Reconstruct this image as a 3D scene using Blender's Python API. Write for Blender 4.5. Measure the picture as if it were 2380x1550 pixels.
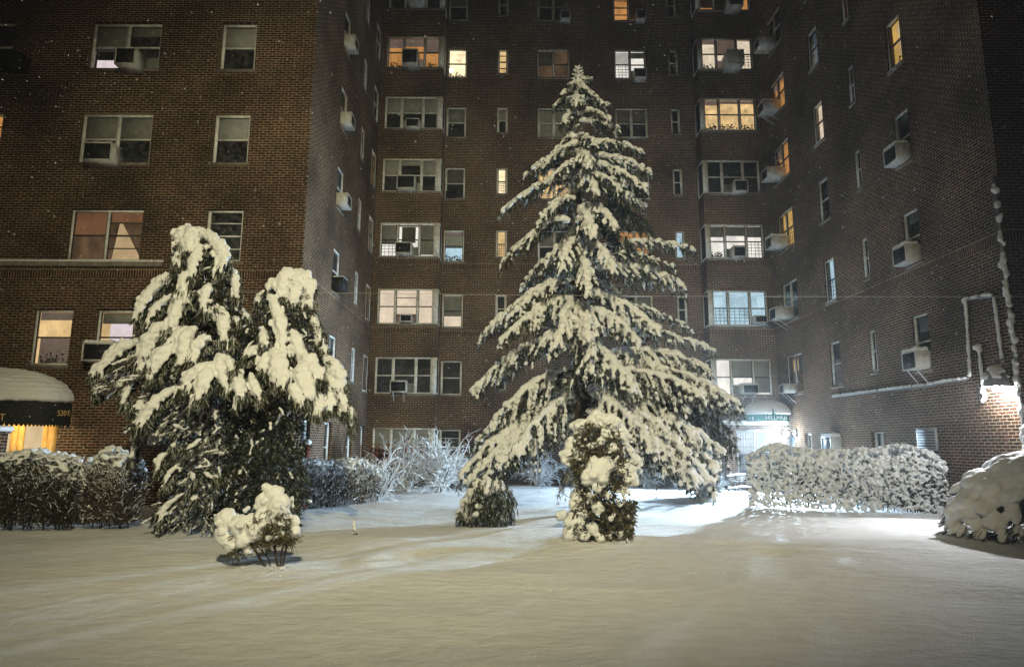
import bpy, math, random
import numpy as np
from mathutils import Vector, Matrix, noise as mnoise

for o in list(bpy.data.objects):
    bpy.data.objects.remove(o)
SC = bpy.context.scene
COL = SC.collection
R = math.radians

# ---------------------------------------------------------------- camera, sky, light, exposure
F_PX, CX, CY, PITCH, ROLL, EYE = 1549.0, 1190.0, 775.0, R(9.35), R(0.3), 1.6
cam = bpy.data.cameras.new('camera')
cam.sensor_width = 36.0
cam.lens = F_PX / 2380.0 * 36.0
cam.clip_end = 500
cam.dof.use_dof = True
cam.dof.focus_distance = 14.5
cam.dof.aperture_fstop = 3.2
cam_o = bpy.data.objects.new('camera', cam)
COL.objects.link(cam_o)
cam_o.location = (0, 0, EYE)
cam_o.rotation_euler = (Matrix.Rotation(R(90) + PITCH, 4, 'X') @ Matrix.Rotation(ROLL, 4, 'Z')).to_euler()
SC.camera = cam_o

world = bpy.data.worlds.new('World')
SC.world = world
world.use_nodes = True
wn = world.node_tree
wbg = wn.nodes['Background']
sky = wn.nodes.new('ShaderNodeTexSky')
sky.sky_type = 'NISHITA'
sky.sun_disc = False
sky.sun_elevation = R(4)
sky.sun_rotation = R(200)
wn.links.new(sky.outputs[0], wbg.inputs[0])
wbg.inputs[1].default_value = 0.005

def lamp(name, kind, loc, energy, color, radius=0.05, aim=None, cone=None, blend=1.0):
    l = bpy.data.lights.new(name, kind)
    l.energy = energy
    l.color = color
    l.shadow_soft_size = radius
    if kind == 'SPOT':
        l.spot_size = cone
        l.spot_blend = blend
    o = bpy.data.objects.new(name, l)
    COL.objects.link(o)
    o.location = loc
    if aim is not None:
        o.rotation_euler = (Vector(aim) - Vector(loc)).to_track_quat('-Z', 'Y').to_euler()
    return o

# the street lamp that stands behind the photographer, and the two lamps the photograph shows
lamp('street_light', 'SPOT', (0.6, -4.5, 10.0), 12800, (1.0, 0.895, 0.55), 0.18, aim=(-1.6, 14.5, 4.6), cone=R(74), blend=1.0)
ENT = (9.84, 24.44, 2.0)
WAL = (10.12, 13.92, 2.78)
lamp('entrance_light', 'POINT', ENT, 90, (0.74, 0.88, 1.0), 0.08)
lamp('entrance_flood', 'SPOT', (ENT[0] - .1, ENT[1] - .1, ENT[2]), 25000, (0.60, 0.81, 1.0), 0.09, aim=(4.6, 19.8, 0.0), cone=R(118), blend=1.0)
lamp('wall_light', 'POINT', WAL, 620, (0.95, 0.97, 1.0), 0.08)
lamp('wall_flood', 'SPOT', (WAL[0] - .05, WAL[1] - .02, WAL[2] - .02), 1500, (0.95, 0.97, 1.0), 0.08, aim=(5.6, 12.2, 0.0), cone=R(118), blend=.9)

SC.view_settings.view_transform = 'Standard'
SC.view_settings.look = 'None'
SC.view_settings.exposure = 0.0
SC.view_settings.gamma = 1.0
SC.cycles.use_denoising = True
SC.cycles.max_bounces = 6
SC.cycles.diffuse_bounces = 3
SC.cycles.sample_clamp_indirect = 4.0
SC.cycles.caustics_reflective = False
SC.cycles.caustics_refractive = False

# ---------------------------------------------------------------- helpers
def ray(x, y):
    a = (x - CX) / F_PX
    b = (CY - y) / F_PX
    a, b = a * math.cos(ROLL) - b * math.sin(ROLL), a * math.sin(ROLL) + b * math.cos(ROLL)
    return np.array([a, math.cos(PITCH) - b * math.sin(PITCH), math.sin(PITCH) + b * math.cos(PITCH)])

def at(x, y, Y=None, X=None, Z=None):
    """the point of a known plane that the photograph shows at (x, y)"""
    r = ray(x, y)
    if Y is not None:
        k = Y / r[1]
    elif X is not None:
        k = X / r[0]
    else:
        k = (Z - EYE) / r[2]
    return r * k + np.array([0, 0, EYE])

def unit(v):
    v = np.asarray(v, float)
    return v / (np.linalg.norm(v, axis=-1, keepdims=True) + 1e-9)

def ico(sub):
    import bmesh
    bm = bmesh.new()
    bmesh.ops.create_icosphere(bm, subdivisions=sub, radius=1)
    v = np.array([q.co[:] for q in bm.verts])
    f = np.array([[q.index for q in p.verts] for p in bm.faces])
    bm.free()
    return v, f
ICO = {1: ico(1), 2: ico(2), 3: ico(3)}

class MB:
    """collects triangles and quads for ONE mesh"""
    def __init__(s):
        s.v, s.t, s.q, s.tm, s.qm, s.n = [], [], [], [], [], 0
    def add(s, v, t=None, q=None, m=0):
        v = np.asarray(v, float).reshape(-1, 3)
        if t is not None and len(t):
            t = np.asarray(t, int).reshape(-1, 3)
            s.t.append(t + s.n); s.tm.append(np.full(len(t), m))
        if q is not None and len(q):
            q = np.asarray(q, int).reshape(-1, 4)
            s.q.append(q + s.n); s.qm.append(np.full(len(q), m))
        s.v.append(v); s.n += len(v)
    def box(s, a, b, m=0, M=None):
        x0, y0, z0 = a; x1, y1, z1 = b
        v = np.array([[x0,y0,z0],[x1,y0,z0],[x1,y1,z0],[x0,y1,z0],[x0,y0,z1],[x1,y0,z1],[x1,y1,z1],[x0,y1,z1]], float)
        if M is not None:
            v = v @ np.array(M.to_3x3()).T + np.array(M.translation)
        s.add(v, q=[[0,3,2,1],[4,5,6,7],[0,1,5,4],[1,2,6,5],[2,3,7,6],[3,0,4,7]], m=m)
    def blob(s, c, r, axis=None, sub=1, m=0, jit=0.0, rng=None):
        v, f = ICO[sub]
        v = v * np.asarray(r)
        if jit and rng is not None:
            v = v * (1 + rng.uniform(-jit, jit, (len(v), 1)))
        if axis is not None:
            a = unit(axis)
            u = np.array([0, 0, 1.0]) if abs(a[2]) < .95 else np.array([0, 1.0, 0])
            b = unit(np.cross(u, a)); w = np.cross(a, b)
            v = v[:, :1] * a + v[:, 1:2] * b + v[:, 2:3] * w
        s.add(v + np.asarray(c), t=f, m=m)
    def tube(s, pts, rad, n=6, m=0, cap=True):
        P = np.asarray(pts, float)
        k = len(P)
        if k < 2: return
        rad = np.broadcast_to(np.asarray(rad, float), (k,))
        T = np.gradient(P, axis=0); T = unit(T)
        up = np.array([0, 0, 1.0]) if abs(T[0][2]) < .9 else np.array([1.0, 0, 0])
        rings = []
        for i in range(k):
            b = unit(np.cross(up, T[i])); w = np.cross(T[i], b)
            an = np.linspace(0, 2 * np.pi, n, endpoint=False)
            rings.append(P[i] + rad[i] * (np.cos(an)[:, None] * b + np.sin(an)[:, None] * w))
            up = w
        v = np.concatenate(rings)
        q = []
        for i in range(k - 1):
            for j in range(n):
                q.append([i*n+j, i*n+(j+1) % n, (i+1)*n+(j+1) % n, (i+1)*n+j])
        t = []
        if cap:
            v = np.concatenate([v, P[:1], P[-1:]])
            for j in range(n):
                t.append([k*n, (j+1) % n, j]); t.append([k*n+1, (k-1)*n+j, (k-1)*n+(j+1) % n])
        s.add(v, t=t, q=q, m=m)
    def blades(s, P, D, L, W, rng, m=0):
        P = np.asarray(P); D = unit(D); n = len(P)
        if n == 0: return
        S = unit(np.cross(D, rng.normal(size=(n, 3))))
        L = np.broadcast_to(L, (n,))[:, None]; W = np.broadcast_to(W, (n,))[:, None]
        v = np.stack([P - S * W * .5, P + S * W * .5, P + D * L * .55 + S * W * .45, P + D * L], 1).reshape(-1, 3)
        i = np.arange(n)[:, None] * 4
        s.add(v, t=np.concatenate([i + [[0, 1, 2]], i + [[0, 2, 3]]]), m=m)
    def mesh(s, name):
        me = bpy.data.meshes.new(name)
        if not s.v:
            return me
        V = np.concatenate(s.v)
        T = np.concatenate(s.t) if s.t else np.zeros((0, 3), int)
        Q = np.concatenate(s.q) if s.q else np.zeros((0, 4), int)
        nt, nq = len(T), len(Q)
        me.vertices.add(len(V)); me.vertices.foreach_set('co', V.ravel())
        me.loops.add(nt * 3 + nq * 4)
        me.loops.foreach_set('vertex_index', np.concatenate([T.ravel(), Q.ravel()]).astype(np.int32))
        me.polygons.add(nt + nq)
        me.polygons.foreach_set('loop_start', np.concatenate([np.arange(nt) * 3, nt * 3 + np.arange(nq) * 4]).astype(np.int32))
        mm = np.concatenate(s.tm + s.qm).astype(np.int32)
        me.polygons.foreach_set('material_index', mm)
        me.update(calc_edges=True)
        return me
    def build(s, name, mats, parent=None, smooth=False, world=True):
        me = s.mesh(name)
        for m in (mats if isinstance(mats, (list, tuple)) else [mats]):
            me.materials.append(m)
        if smooth:
            me.polygons.foreach_set('use_smooth', np.ones(len(me.polygons), bool))
        o = bpy.data.objects.new(name, me)
        COL.objects.link(o)
        if parent is not None:
            o.parent = parent
            if world:                      # mesh is given in world coordinates: undo the root's position
                p, off = parent, Vector((0, 0, 0))
                while p is not None:
                    off += p.location; p = p.parent
                o.location = -off
        return o

def tag(o, label=None, cat=None, group=None, kind=None):
    if label: o['label'] = label
    if cat: o['category'] = cat
    if group: o['group'] = group
    if kind: o['kind'] = kind
    return o

def thing(name, loc, label, cat, group=None, rz=0):
    o = bpy.data.objects.new(name, None)
    COL.objects.link(o)
    o.empty_display_size = .2
    o.location = loc
    o.rotation_euler = (0, 0, rz)
    return tag(o, label, cat, group)

_tex = {}
def fuse(mb, voxel=.03, smooth=4, disp=0.0, dsize=.12):
    """melts overlapping lumps into one skin of snow; returns a mesh builder-like mesh"""
    me = mb.mesh('tmp')
    o = bpy.data.objects.new('tmp', me)
    COL.objects.link(o)
    m = o.modifiers.new('r', 'REMESH'); m.mode = 'VOXEL'; m.voxel_size = voxel
    if smooth:
        m = o.modifiers.new('s', 'SMOOTH'); m.iterations = smooth; m.factor = .5
    if disp:
        t = _tex.get(dsize)
        if t is None:
            t = bpy.data.textures.new('clumps', 'CLOUDS'); t.noise_scale = dsize; t.noise_depth = 2; _tex[dsize] = t
        m = o.modifiers.new('d', 'DISPLACE'); m.texture = t; m.strength = disp; m.mid_level = .5; m.texture_coords = 'LOCAL'
    dg = bpy.context.evaluated_depsgraph_get()
    ev = o.evaluated_get(dg)
    out = bpy.data.meshes.new_from_object(ev)
    bpy.data.objects.remove(o); bpy.data.meshes.remove(me)
    return out

def link_mesh(name, me, mats, parent, smooth=True):
    me.name = name
    me.materials.clear()
    for m in (mats if isinstance(mats, (list, tuple)) else [mats]):
        me.materials.append(m)
    if smooth:
        me.polygons.foreach_set('use_smooth', np.ones(len(me.polygons), bool))
    o = bpy.data.objects.new(name, me)
    COL.objects.link(o)
    if parent is not None:
        o.parent = parent
        p, off = parent, Vector((0, 0, 0))
        while p is not None:
            off += p.location; p = p.parent
        o.location = -off
    return o

# ---------------------------------------------------------------- materials
def mat(name):
    m = bpy.data.materials.new(name)
    m.use_nodes = True
    nt = m.node_tree
    b = nt.nodes['Principled BSDF']
    return m, nt, b

def N(nt, t, **kw):
    n = nt.nodes.new(t)
    for k, v in kw.items():
        setattr(n, k, v)
    return n

def simple(name, col, rough=.6, metal=0.0, var=0.0, vscale=4.0, bump=0.0, bscale=30.0, spec=.3):
    m, nt, b = mat(name)
    b.inputs['Base Color'].default_value = (*col, 1)
    b.inputs['Roughness'].default_value = rough
    b.inputs['Metallic'].default_value = metal
    b.inputs['Specular IOR Level'].default_value = spec
    tc = N(nt, 'ShaderNodeTexCoord')
    if var:
        no = N(nt, 'ShaderNodeTexNoise'); no.inputs['Scale'].default_value = vscale; no.inputs['Detail'].default_value = 5
        nt.links.new(tc.outputs['Object'], no.inputs['Vector'])
        r = N(nt, 'ShaderNodeMapRange'); r.inputs[1].default_value = .3; r.inputs[2].default_value = .7
        r.inputs[3].default_value = 1 - var; r.inputs[4].default_value = 1 + var
        nt.links.new(no.outputs[0], r.inputs[0])
        mx = N(nt, 'ShaderNodeVectorMath', operation='SCALE')
        mx.inputs[0].default_value = col
        nt.links.new(r.outputs[0], mx.inputs['Scale'])
        nt.links.new(mx.outputs[0], b.inputs['Base Color'])
    if bump:
        no = N(nt, 'ShaderNodeTexNoise'); no.inputs['Scale'].default_value = bscale; no.inputs['Detail'].default_value = 4
        nt.links.new(tc.outputs['Object'], no.inputs['Vector'])
        bp = N(nt, 'ShaderNodeBump'); bp.inputs['Strength'].default_value = bump; bp.inputs['Distance'].default_value = .02
        nt.links.new(no.outputs[0], bp.inputs['Height'])
        nt.links.new(bp.outputs[0], b.inputs['Normal'])
    return m

def glow(name, col, strength, var=.35, scale=(1.6, 1.6, 1.1)):
    m, nt, b = mat(name)
    nt.nodes.remove(b)
    e = N(nt, 'ShaderNodeEmission')
    tc = N(nt, 'ShaderNodeTexCoord')
    mp = N(nt, 'ShaderNodeMapping'); mp.inputs['Scale'].default_value = scale
    no = N(nt, 'ShaderNodeTexNoise'); no.inputs['Scale'].default_value = 1.3; no.inputs['Detail'].default_value = 3
    r = N(nt, 'ShaderNodeMapRange'); r.inputs[1].default_value = .3; r.inputs[2].default_value = .7
    r.inputs[3].default_value = strength * (1 - var); r.inputs[4].default_value = strength * (1 + var)
    e.inputs[0].default_value = (*col, 1)
    nt.links.new(tc.outputs['Object'], mp.inputs[0]); nt.links.new(mp.outputs[0], no.inputs['Vector'])
    nt.links.new(no.outputs[0], r.inputs[0]); nt.links.new(r.outputs[0], e.inputs[1])
    nt.links.new(e.outputs[0], nt.nodes['Material Output'].inputs[0])
    return m

def brick_material():
    m, nt, b = mat('brick')
    L = nt.links.new
    tc = N(nt, 'ShaderNodeTexCoord'); ge = N(nt, 'ShaderNodeNewGeometry')
    sp = N(nt, 'ShaderNodeSeparateXYZ'); L(tc.outputs['Object'], sp.inputs[0])
    sn = N(nt, 'ShaderNodeSeparateXYZ'); L(ge.outputs['True Normal'], sn.inputs[0])
    ab = N(nt, 'ShaderNodeMath', operation='ABSOLUTE'); L(sn.outputs[0], ab.inputs[0])
    gt = N(nt, 'ShaderNodeMath', operation='GREATER_THAN'); gt.inputs[1].default_value = .5; L(ab.outputs[0], gt.inputs[0])
    mu = N(nt, 'ShaderNodeMix'); L(gt.outputs[0], mu.inputs[0]); L(sp.outputs[0], mu.inputs[2]); L(sp.outputs[1], mu.inputs[3])
    uv = N(nt, 'ShaderNodeCombineXYZ'); L(mu.outputs[0], uv.inputs[0]); L(sp.outputs[2], uv.inputs[1])
    # a slight waviness of the courses
    wob = N(nt, 'ShaderNodeTexNoise'); wob.inputs['Scale'].default_value = 5; L(tc.outputs['Object'], wob.inputs['Vector'])
    wsc = N(nt, 'ShaderNodeVectorMath', operation='SCALE'); wsc.inputs['Scale'].default_value = .012; L(wob.outputs['Color'], wsc.inputs[0])
    ad = N(nt, 'ShaderNodeVectorMath', operation='ADD'); L(uv.outputs[0], ad.inputs[0]); L(wsc.outputs[0], ad.inputs[1])
    def bt(rot):
        t = N(nt, 'ShaderNodeTexBrick')
        t.offset = .5 if not rot else 0.0
        t.inputs['Color1'].default_value = (.075, .031, .020, 1)
        t.inputs['Color2'].default_value = (.024, .013, .009, 1)
        t.inputs['Mortar'].default_value = (.33, .265, .175, 1)
        t.inputs['Scale'].default_value = 1
        t.inputs['Mortar Size'].default_value = .0085
        t.inputs['Mortar Smooth'].default_value = .25
        t.inputs['Bias'].default_value = 0
        t.inputs['Brick Width'].default_value = .212 if not rot else .0705
        t.inputs['Row Height'].default_value = .0705 if not rot else .235
        L(ad.outputs[0], t.inputs['Vector'])
        return t
    b1, b2 = bt(False), bt(True)
    # soldier courses under the sills of two storeys
    def band(z0, z1):
        a = N(nt, 'ShaderNodeMath', operation='GREATER_THAN'); a.inputs[1].default_value = z0; L(sp.outputs[2], a.inputs[0])
        c = N(nt, 'ShaderNodeMath', operation='LESS_THAN'); c.inputs[1].default_value = z1; L(sp.outputs[2], c.inputs[0])
        d = N(nt, 'ShaderNodeMath', operation='MULTIPLY'); L(a.outputs[0], d.inputs[0]); L(c.outputs[0], d.inputs[1])
        return d
    s1, s2 = band(5.875, 6.11), band(8.695, 8.93)
    far = N(nt, 'ShaderNodeMath', operation='GREATER_THAN'); far.inputs[1].default_value = 25.9; L(sp.outputs[1], far.inputs[0])
    s2b = N(nt, 'ShaderNodeMath', operation='MULTIPLY'); L(s2.outputs[0], s2b.inputs[0]); L(far.outputs[0], s2b.inputs[1])
    su = N(nt, 'ShaderNodeMath', operation='ADD'); L(s1.outputs[0], su.inputs[0]); L(s2b.outputs[0], su.inputs[1])
    mc = N(nt, 'ShaderNodeMix', data_type='RGBA'); L(su.outputs[0], mc.inputs[0]); L(b1.outputs[0], mc.inputs[6]); L(b2.outputs[0], mc.inputs[7])
    mf = N(nt, 'ShaderNodeMix'); L(su.outputs[0], mf.inputs[0]); L(b1.outputs[1], mf.inputs[2]); L(b2.outputs[1], mf.inputs[3])
    # weathering: broad patches and pale bloom
    n1 = N(nt, 'ShaderNodeTexNoise'); n1.inputs['Scale'].default_value = .55; n1.inputs['Detail'].default_value = 6; L(tc.outputs['Object'], n1.inputs['Vector'])
    r1 = N(nt, 'ShaderNodeMapRange'); r1.inputs[1].default_value = .3; r1.inputs[2].default_value = .7; r1.inputs[3].default_value = .5; r1.inputs[4].default_value = 1.4; L(n1.outputs[0], r1.inputs[0])
    n3 = N(nt, 'ShaderNodeTexNoise'); n3.inputs['Scale'].default_value = 14; n3.inputs['Detail'].default_value = 3; L(tc.outputs['Object'], n3.inputs['Vector'])
    r3 = N(nt, 'ShaderNodeMapRange'); r3.inputs[1].default_value = .3; r3.inputs[2].default_value = .7; r3.inputs[3].default_value = .65; r3.inputs[4].default_value = 1.35; L(n3.outputs[0], r3.inputs[0])
    mm = N(nt, 'ShaderNodeMath', operation='MULTIPLY'); L(r1.outputs[0], mm.inputs[0]); L(r3.outputs[0], mm.inputs[1])
    sc = N(nt, 'ShaderNodeVectorMath', operation='SCALE'); L(mc.outputs[2], sc.inputs[0]); L(mm.outputs[0], sc.inputs['Scale'])
    n2 = N(nt, 'ShaderNodeTexNoise'); n2.inputs['Scale'].default_value = 1.7; n2.inputs['Detail'].default_value = 5; n2.inputs['Roughness'].default_value = .65; L(tc.outputs['Object'], n2.inputs['Vector'])
    r2 = N(nt, 'ShaderNodeMapRange'); r2.inputs[1].default_value = .60; r2.inputs[2].default_value = .80; r2.inputs[3].default_value = 0; r2.inputs[4].default_value = .38; L(n2.outputs[0], r2.inputs[0])
    bl = N(nt, 'ShaderNodeMix', data_type='RGBA'); L(r2.outputs[0], bl.inputs[0]); L(sc.outputs[0], bl.inputs[6]); bl.inputs[7].default_value = (.21, .165, .12, 1)
    L(bl.outputs[2], b.inputs['Base Color'])
    b.inputs['Roughness'].default_value = .85
    b.inputs['Specular IOR Level'].default_value = .15
    bp = N(nt, 'ShaderNodeBump'); bp.inputs['Strength'].default_value = .35; bp.inputs['Distance'].default_value = .01; bp.invert = True
    L(mf.outputs[0], bp.inputs['Height']); L(bp.outputs[0], b.inputs['Normal'])
    return m

def snow_material(name, col=(.80, .81, .82), big=6.0, fine=45.0, s=.35):
    m, nt, b = mat(name)
    L = nt.links.new
    b.inputs['Base Color'].default_value = (*col, 1)
    b.inputs['Roughness'].default_value = .75
    b.inputs['Specular IOR Level'].default_value = .2
    tc = N(nt, 'ShaderNodeTexCoord')
    a = N(nt, 'ShaderNodeTexNoise'); a.inputs['Scale'].default_value = big; a.inputs['Detail'].default_value = 6; L(tc.outputs['Object'], a.inputs['Vector'])
    c = N(nt, 'ShaderNodeTexNoise'); c.inputs['Scale'].default_value = fine; c.inputs['Detail'].default_value = 3; L(tc.outputs['Object'], c.inputs['Vector'])
    ad = N(nt, 'ShaderNodeMath', operation='MULTIPLY_ADD'); L(c.outputs[0], ad.inputs[0]); ad.inputs[1].default_value = .35; L(a.outputs[0], ad.inputs[2])
    bp = N(nt, 'ShaderNodeBump'); bp.inputs['Strength'].default_value = s; bp.inputs['Distance'].default_value = .04
    L(ad.outputs[0], bp.inputs['Height']); L(bp.outputs[0], b.inputs['Normal'])
    return m

def ground_material():
    m, nt, b = mat('ground_snow')
    L = nt.links.new
    b.inputs['Roughness'].default_value = .8
    b.inputs['Specular IOR Level'].default_value = .15
    tc = N(nt, 'ShaderNodeTexCoord')
    mp = N(nt, 'ShaderNodeMapping'); mp.inputs['Scale'].default_value = (1.1, 2.6, 1); mp.inputs['Rotation'].default_value = (0, 0, R(14)); L(tc.outputs['Object'], mp.inputs[0])
    a = N(nt, 'ShaderNodeTexNoise'); a.inputs['Scale'].default_value = 2.9; a.inputs['Detail'].default_value = 8; a.inputs['Roughness'].default_value = .6; L(mp.outputs[0], a.inputs['Vector'])
    c = N(nt, 'ShaderNodeTexNoise'); c.inputs['Scale'].default_value = 60; c.inputs['Detail'].default_value = 3; L(tc.outputs['Object'], c.inputs['Vector'])
    ad = N(nt, 'ShaderNodeMath', operation='MULTIPLY_ADD'); L(c.outputs[0], ad.inputs[0]); ad.inputs[1].default_value = .30; L(a.outputs[0], ad.inputs[2])
    e = N(nt, 'ShaderNodeTexNoise'); e.inputs['Scale'].default_value = 8; e.inputs['Detail'].default_value = 5; e.inputs['Roughness'].default_value = .65; L(tc.outputs['Object'], e.inputs['Vector'])
    ae = N(nt, 'ShaderNodeMath', operation='MULTIPLY_ADD'); L(e.outputs[0], ae.inputs[0]); ae.inputs[1].default_value = .55; L(ad.outputs[0], ae.inputs[2])
    bp = N(nt, 'ShaderNodeBump'); bp.inputs['Strength'].default_value = .62; bp.inputs['Distance'].default_value = .075
    L(ae.outputs[0], bp.inputs['Height']); L(bp.outputs[0], b.inputs['Normal'])
    cr = N(nt, 'ShaderNodeMapRange'); cr.inputs[1].default_value = .35; cr.inputs[2].default_value = .65; cr.inputs[3].default_value = .70; cr.inputs[4].default_value = .80; L(a.outputs[0], cr.inputs[0])
    co = N(nt, 'ShaderNodeCombineColor')
    for i in range(3): L(cr.outputs[0], co.inputs[i])
    L(co.outputs[0], b.inputs['Base Color'])
    return m

def pane_material():
    m, nt, b = mat('window_pane')
    nt.nodes.remove(b)
    L = nt.links.new
    t = N(nt, 'ShaderNodeBsdfTransparent'); t.inputs[0].default_value = (.86, .88, .88, 1)
    g = N(nt, 'ShaderNodeBsdfGlossy'); g.inputs['Roughness'].default_value = .08; g.inputs[0].default_value = (.9, .93, .95, 1)
    fr = N(nt, 'ShaderNodeFresnel'); fr.inputs[0].default_value = 1.45
    # thin dust and frost on the glass
    d = N(nt, 'ShaderNodeBsdfDiffuse'); d.inputs[0].default_value = (.55, .57, .58, 1)
    tc = N(nt, 'ShaderNodeTexCoord'); no = N(nt, 'ShaderNodeTexNoise'); no.inputs['Scale'].default_value = 9; no.inputs['Detail'].default_value = 6; L(tc.outputs['Object'], no.inputs['Vector'])
    r = N(nt, 'ShaderNodeMapRange'); r.inputs[1].default_value = .4; r.inputs[2].default_value = .75; r.inputs[3].default_value = .02; r.inputs[4].default_value = .16; L(no.outputs[0], r.inputs[0])
    m1 = N(nt, 'ShaderNodeMixShader'); L(fr.outputs[0], m1.inputs[0]); L(t.outputs[0], m1.inputs[1]); L(g.outputs[0], m1.inputs[2])
    m2 = N(nt, 'ShaderNodeMixShader'); L(r.outputs[0], m2.inputs[0]); L(m1.outputs[0], m2.inputs[1]); L(d.outputs[0], m2.inputs[2])
    L(m2.outputs[0], nt.nodes['Material Output'].inputs[0])
    return m

BRICK = brick_material()
SNOW = snow_material('snow')
GROUND = ground_material()
PANE = pane_material()
FRAME = simple('window_frame', (.76, .77, .75), .5, var=.25, vscale=6)
FRAME_BACKLIT = simple('window_frame_backlit', (.06, .06, .058), .5)
REVEAL = simple('stone_sill', (.20, .17, .14), .85, var=.3, vscale=8)
SHADE = simple('roller_shade', (.36, .36, .33), .9, var=.2, vscale=5)
SHADE_PALE = simple('pale_curtain', (.55, .56, .55), .9, var=.15, vscale=5)
DARKROOM = simple('dark_room', (.03, .03, .033), .9)
PLANT = simple('plant_leaf', (.02, .03, .012), .7)
ROOMS = {
    'orange': glow('room_orange', (1.0, .45, .13), .55),
    'warm': glow('room_warm', (1.0, .66, .30), .95),
    'bright': glow('room_bright', (1.0, .80, .48), 1.5),
    'yellow': glow('room_yellow', (1.0, .60, .16), .7),
    'pink': glow('room_pink', (1.0, .80, .60), .92, .18),
    'white': glow('room_white', (1.0, .93, .84), 1.1, .2),
    'cool': glow('room_cool', (.62, .86, 1.0), .85, .3),
    'dim': glow('room_dim', (1.0, .55, .28), .10, .6),
    'dusk': glow('room_dusk', (.35, .52, .66), .14, .5),
}
GLOWSHADE = {
    'pink': glow('lit_shade_pink', (1.0, .72, .55), .62, .15),
    'orange': glow('lit_shade_orange', (.9, .38, .17), .19, .3),
    'warm': glow('lit_shade_warm', (1.0, .68, .36), .62, .25),
    'lavender': glow('lit_shade_white', (1.0, .82, .86), .95, .08),
    'grey': glow('lit_shade_grey', (.9, .62, .48), .16, .3),
}
ACW = simple('painted_metal', (.60, .60, .57), .5, var=.2, vscale=7)
ACD = simple('dark_grille', (.018, .018, .018), .6)
STEEL = simple('grey_steel', (.25, .26, .27), .5, metal=.3)
GUARD = simple('black_iron', (.02, .02, .02), .5)
WHITEIRON = simple('white_iron', (.6, .62, .64), .5)
BARK = simple('bark', (.055, .04, .028), .9, var=.4, vscale=20, bump=.5)
TWIG = simple('twig', (.075, .058, .040), .9, var=.3, vscale=20)
FROST = simple('frosted_twig', (.70, .72, .74), .85)
NEEDLE = simple('needle', (.028, .033, .018), .7, var=.55, vscale=7, spec=.2)
NEEDLE_FROST = simple('frosted_needle', (.34, .35, .32), .85, var=.3, vscale=9)
LEAF = simple('olive_leaf', (.085, .075, .032), .55, var=.5, vscale=9)
LEAF_DARK = simple('dark_leaf', (.030, .034, .018), .5, var=.5, vscale=9)
LEAF_RUST = simple('rust_leaf', (.32, .11, .035), .7, var=.4, vscale=9)
CANVAS = simple('black_canvas', (.016, .017, .017), .75, bump=.2, bscale=80)
CANVAS_GREEN = simple('green_canvas', (.012, .10, .085), .7, bump=.2, bscale=60)
GOLD = simple('gold_letter', (.75, .55, .20), .45)
LETTER = simple('white_letter', (.85, .88, .88), .5)
DOORWOOD = simple('door_wood', (.48, .30, .09), .5, var=.2, vscale=5)
REDPAINT = simple('red_paint', (.25, .05, .03), .5)
BULB = glow('lamp_bulb', (.85, .94, 1.0), 60, 0)
BULBW = glow('lamp_bulb_warm', (1.0, .97, .90), 60, 0)

# ---------------------------------------------------------------- snow covered ground
def hump(x, y, cx, cy, rx, ry, rot=0):
    c, s_ = math.cos(rot), math.sin(rot)
    dx, dy = x - cx, y - cy
    a, b = (dx * c + dy * s_) / rx, (-dx * s_ + dy * c) / ry
    return math.exp(-(a * a + b * b))

SCAR = at(1030, 1285, Z=0); HOL = at(1730, 1270, Z=0); HOL2 = at(1790, 1290, Z=0)
YEWB = at(1392, 1262, Z=0); SHB = at(640, 1322, Z=0); HEM = at(560, 1225, Z=0)
def height(x, y):
    h = .10 * mnoise.noise(Vector((x * .16, y * .22, 3.1))) + .075 * mnoise.noise(Vector((x * .45, y * .75, 7.7)))
    h += .020 * mnoise.noise(Vector((x * 1.1 + y * .4, y * 2.4, 1.7))) + .008 * mnoise.noise(Vector((x * 4.1, y * 5.0, 9.7)))
    f = max(0, min(1, (y - 3) / 6)); h *= .55 + .45 * f
    # the drift edge left of centre and the two shallow hollows to the right
    r = math.hypot((x - SCAR[0] - .9) / 1.9, (y - SCAR[1] + .75) / 1.2)
    if x < SCAR[0] + .9:
        w_ = max(0, min(1, (SCAR[0] + .9 - x) / 1.2)) * max(0, min(1, (y - SCAR[1] + 1.6) / 1.0)); h += w_ * (.055 * math.exp(-((r - 1) / .14) ** 2) - .03 * math.exp(-((r - .75) / .2) ** 2))
    h -= .24 * hump(x, y, HOL[0] + .2, HOL[1], .8, .18, R(-26))
    h -= .08 * hump(x, y, HOL2[0], HOL2[1] - .1, .35, .2)
    h += .07 * hump(x, y, HOL[0] + .4, HOL[1] - .75, 1.2, .3, R(-15))
    h += .10 * hump(x, y, YEWB[0], YEWB[1], .9, .6) + .05 * hump(x, y, SHB[0], SHB[1], .6, .4) + .06 * hump(x, y, HEM[0], HEM[1], 1.9, .9)
    h += .12 * hump(x, y, 1.7, 16, 1.3, 1.3)
    return h
xs = np.concatenate([np.arange(-22, -9, .4), np.arange(-9, 11, .09), np.arange(11, 24, .4)])
ys = np.concatenate([np.arange(-9, 3, .4), np.arange(3, 19, .09), np.arange(19, 27.2, .2)])
gv = np.array([[x, y, height(x, y)] for y in ys for x in xs])
nx, ny = len(xs), len(ys)
ii = (np.arange(ny - 1)[:, None] * nx + np.arange(nx - 1)[None, :]).ravel()
gm = MB(); gm.add(gv, q=np.stack([ii, ii + 1, ii + nx + 1, ii + nx], 1))
g = gm.build('snow_ground', GROUND, smooth=True)
tag(g, 'snow covered courtyard lawn with low drifts', 'snow', kind='structure')

# ---------------------------------------------------------------- building
TOPZ = 24.0
BLD = thing('apartment_building', (2.0, 26.0, 0), 'dark brick apartment block of three wings around the snowy court', 'building')

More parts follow.
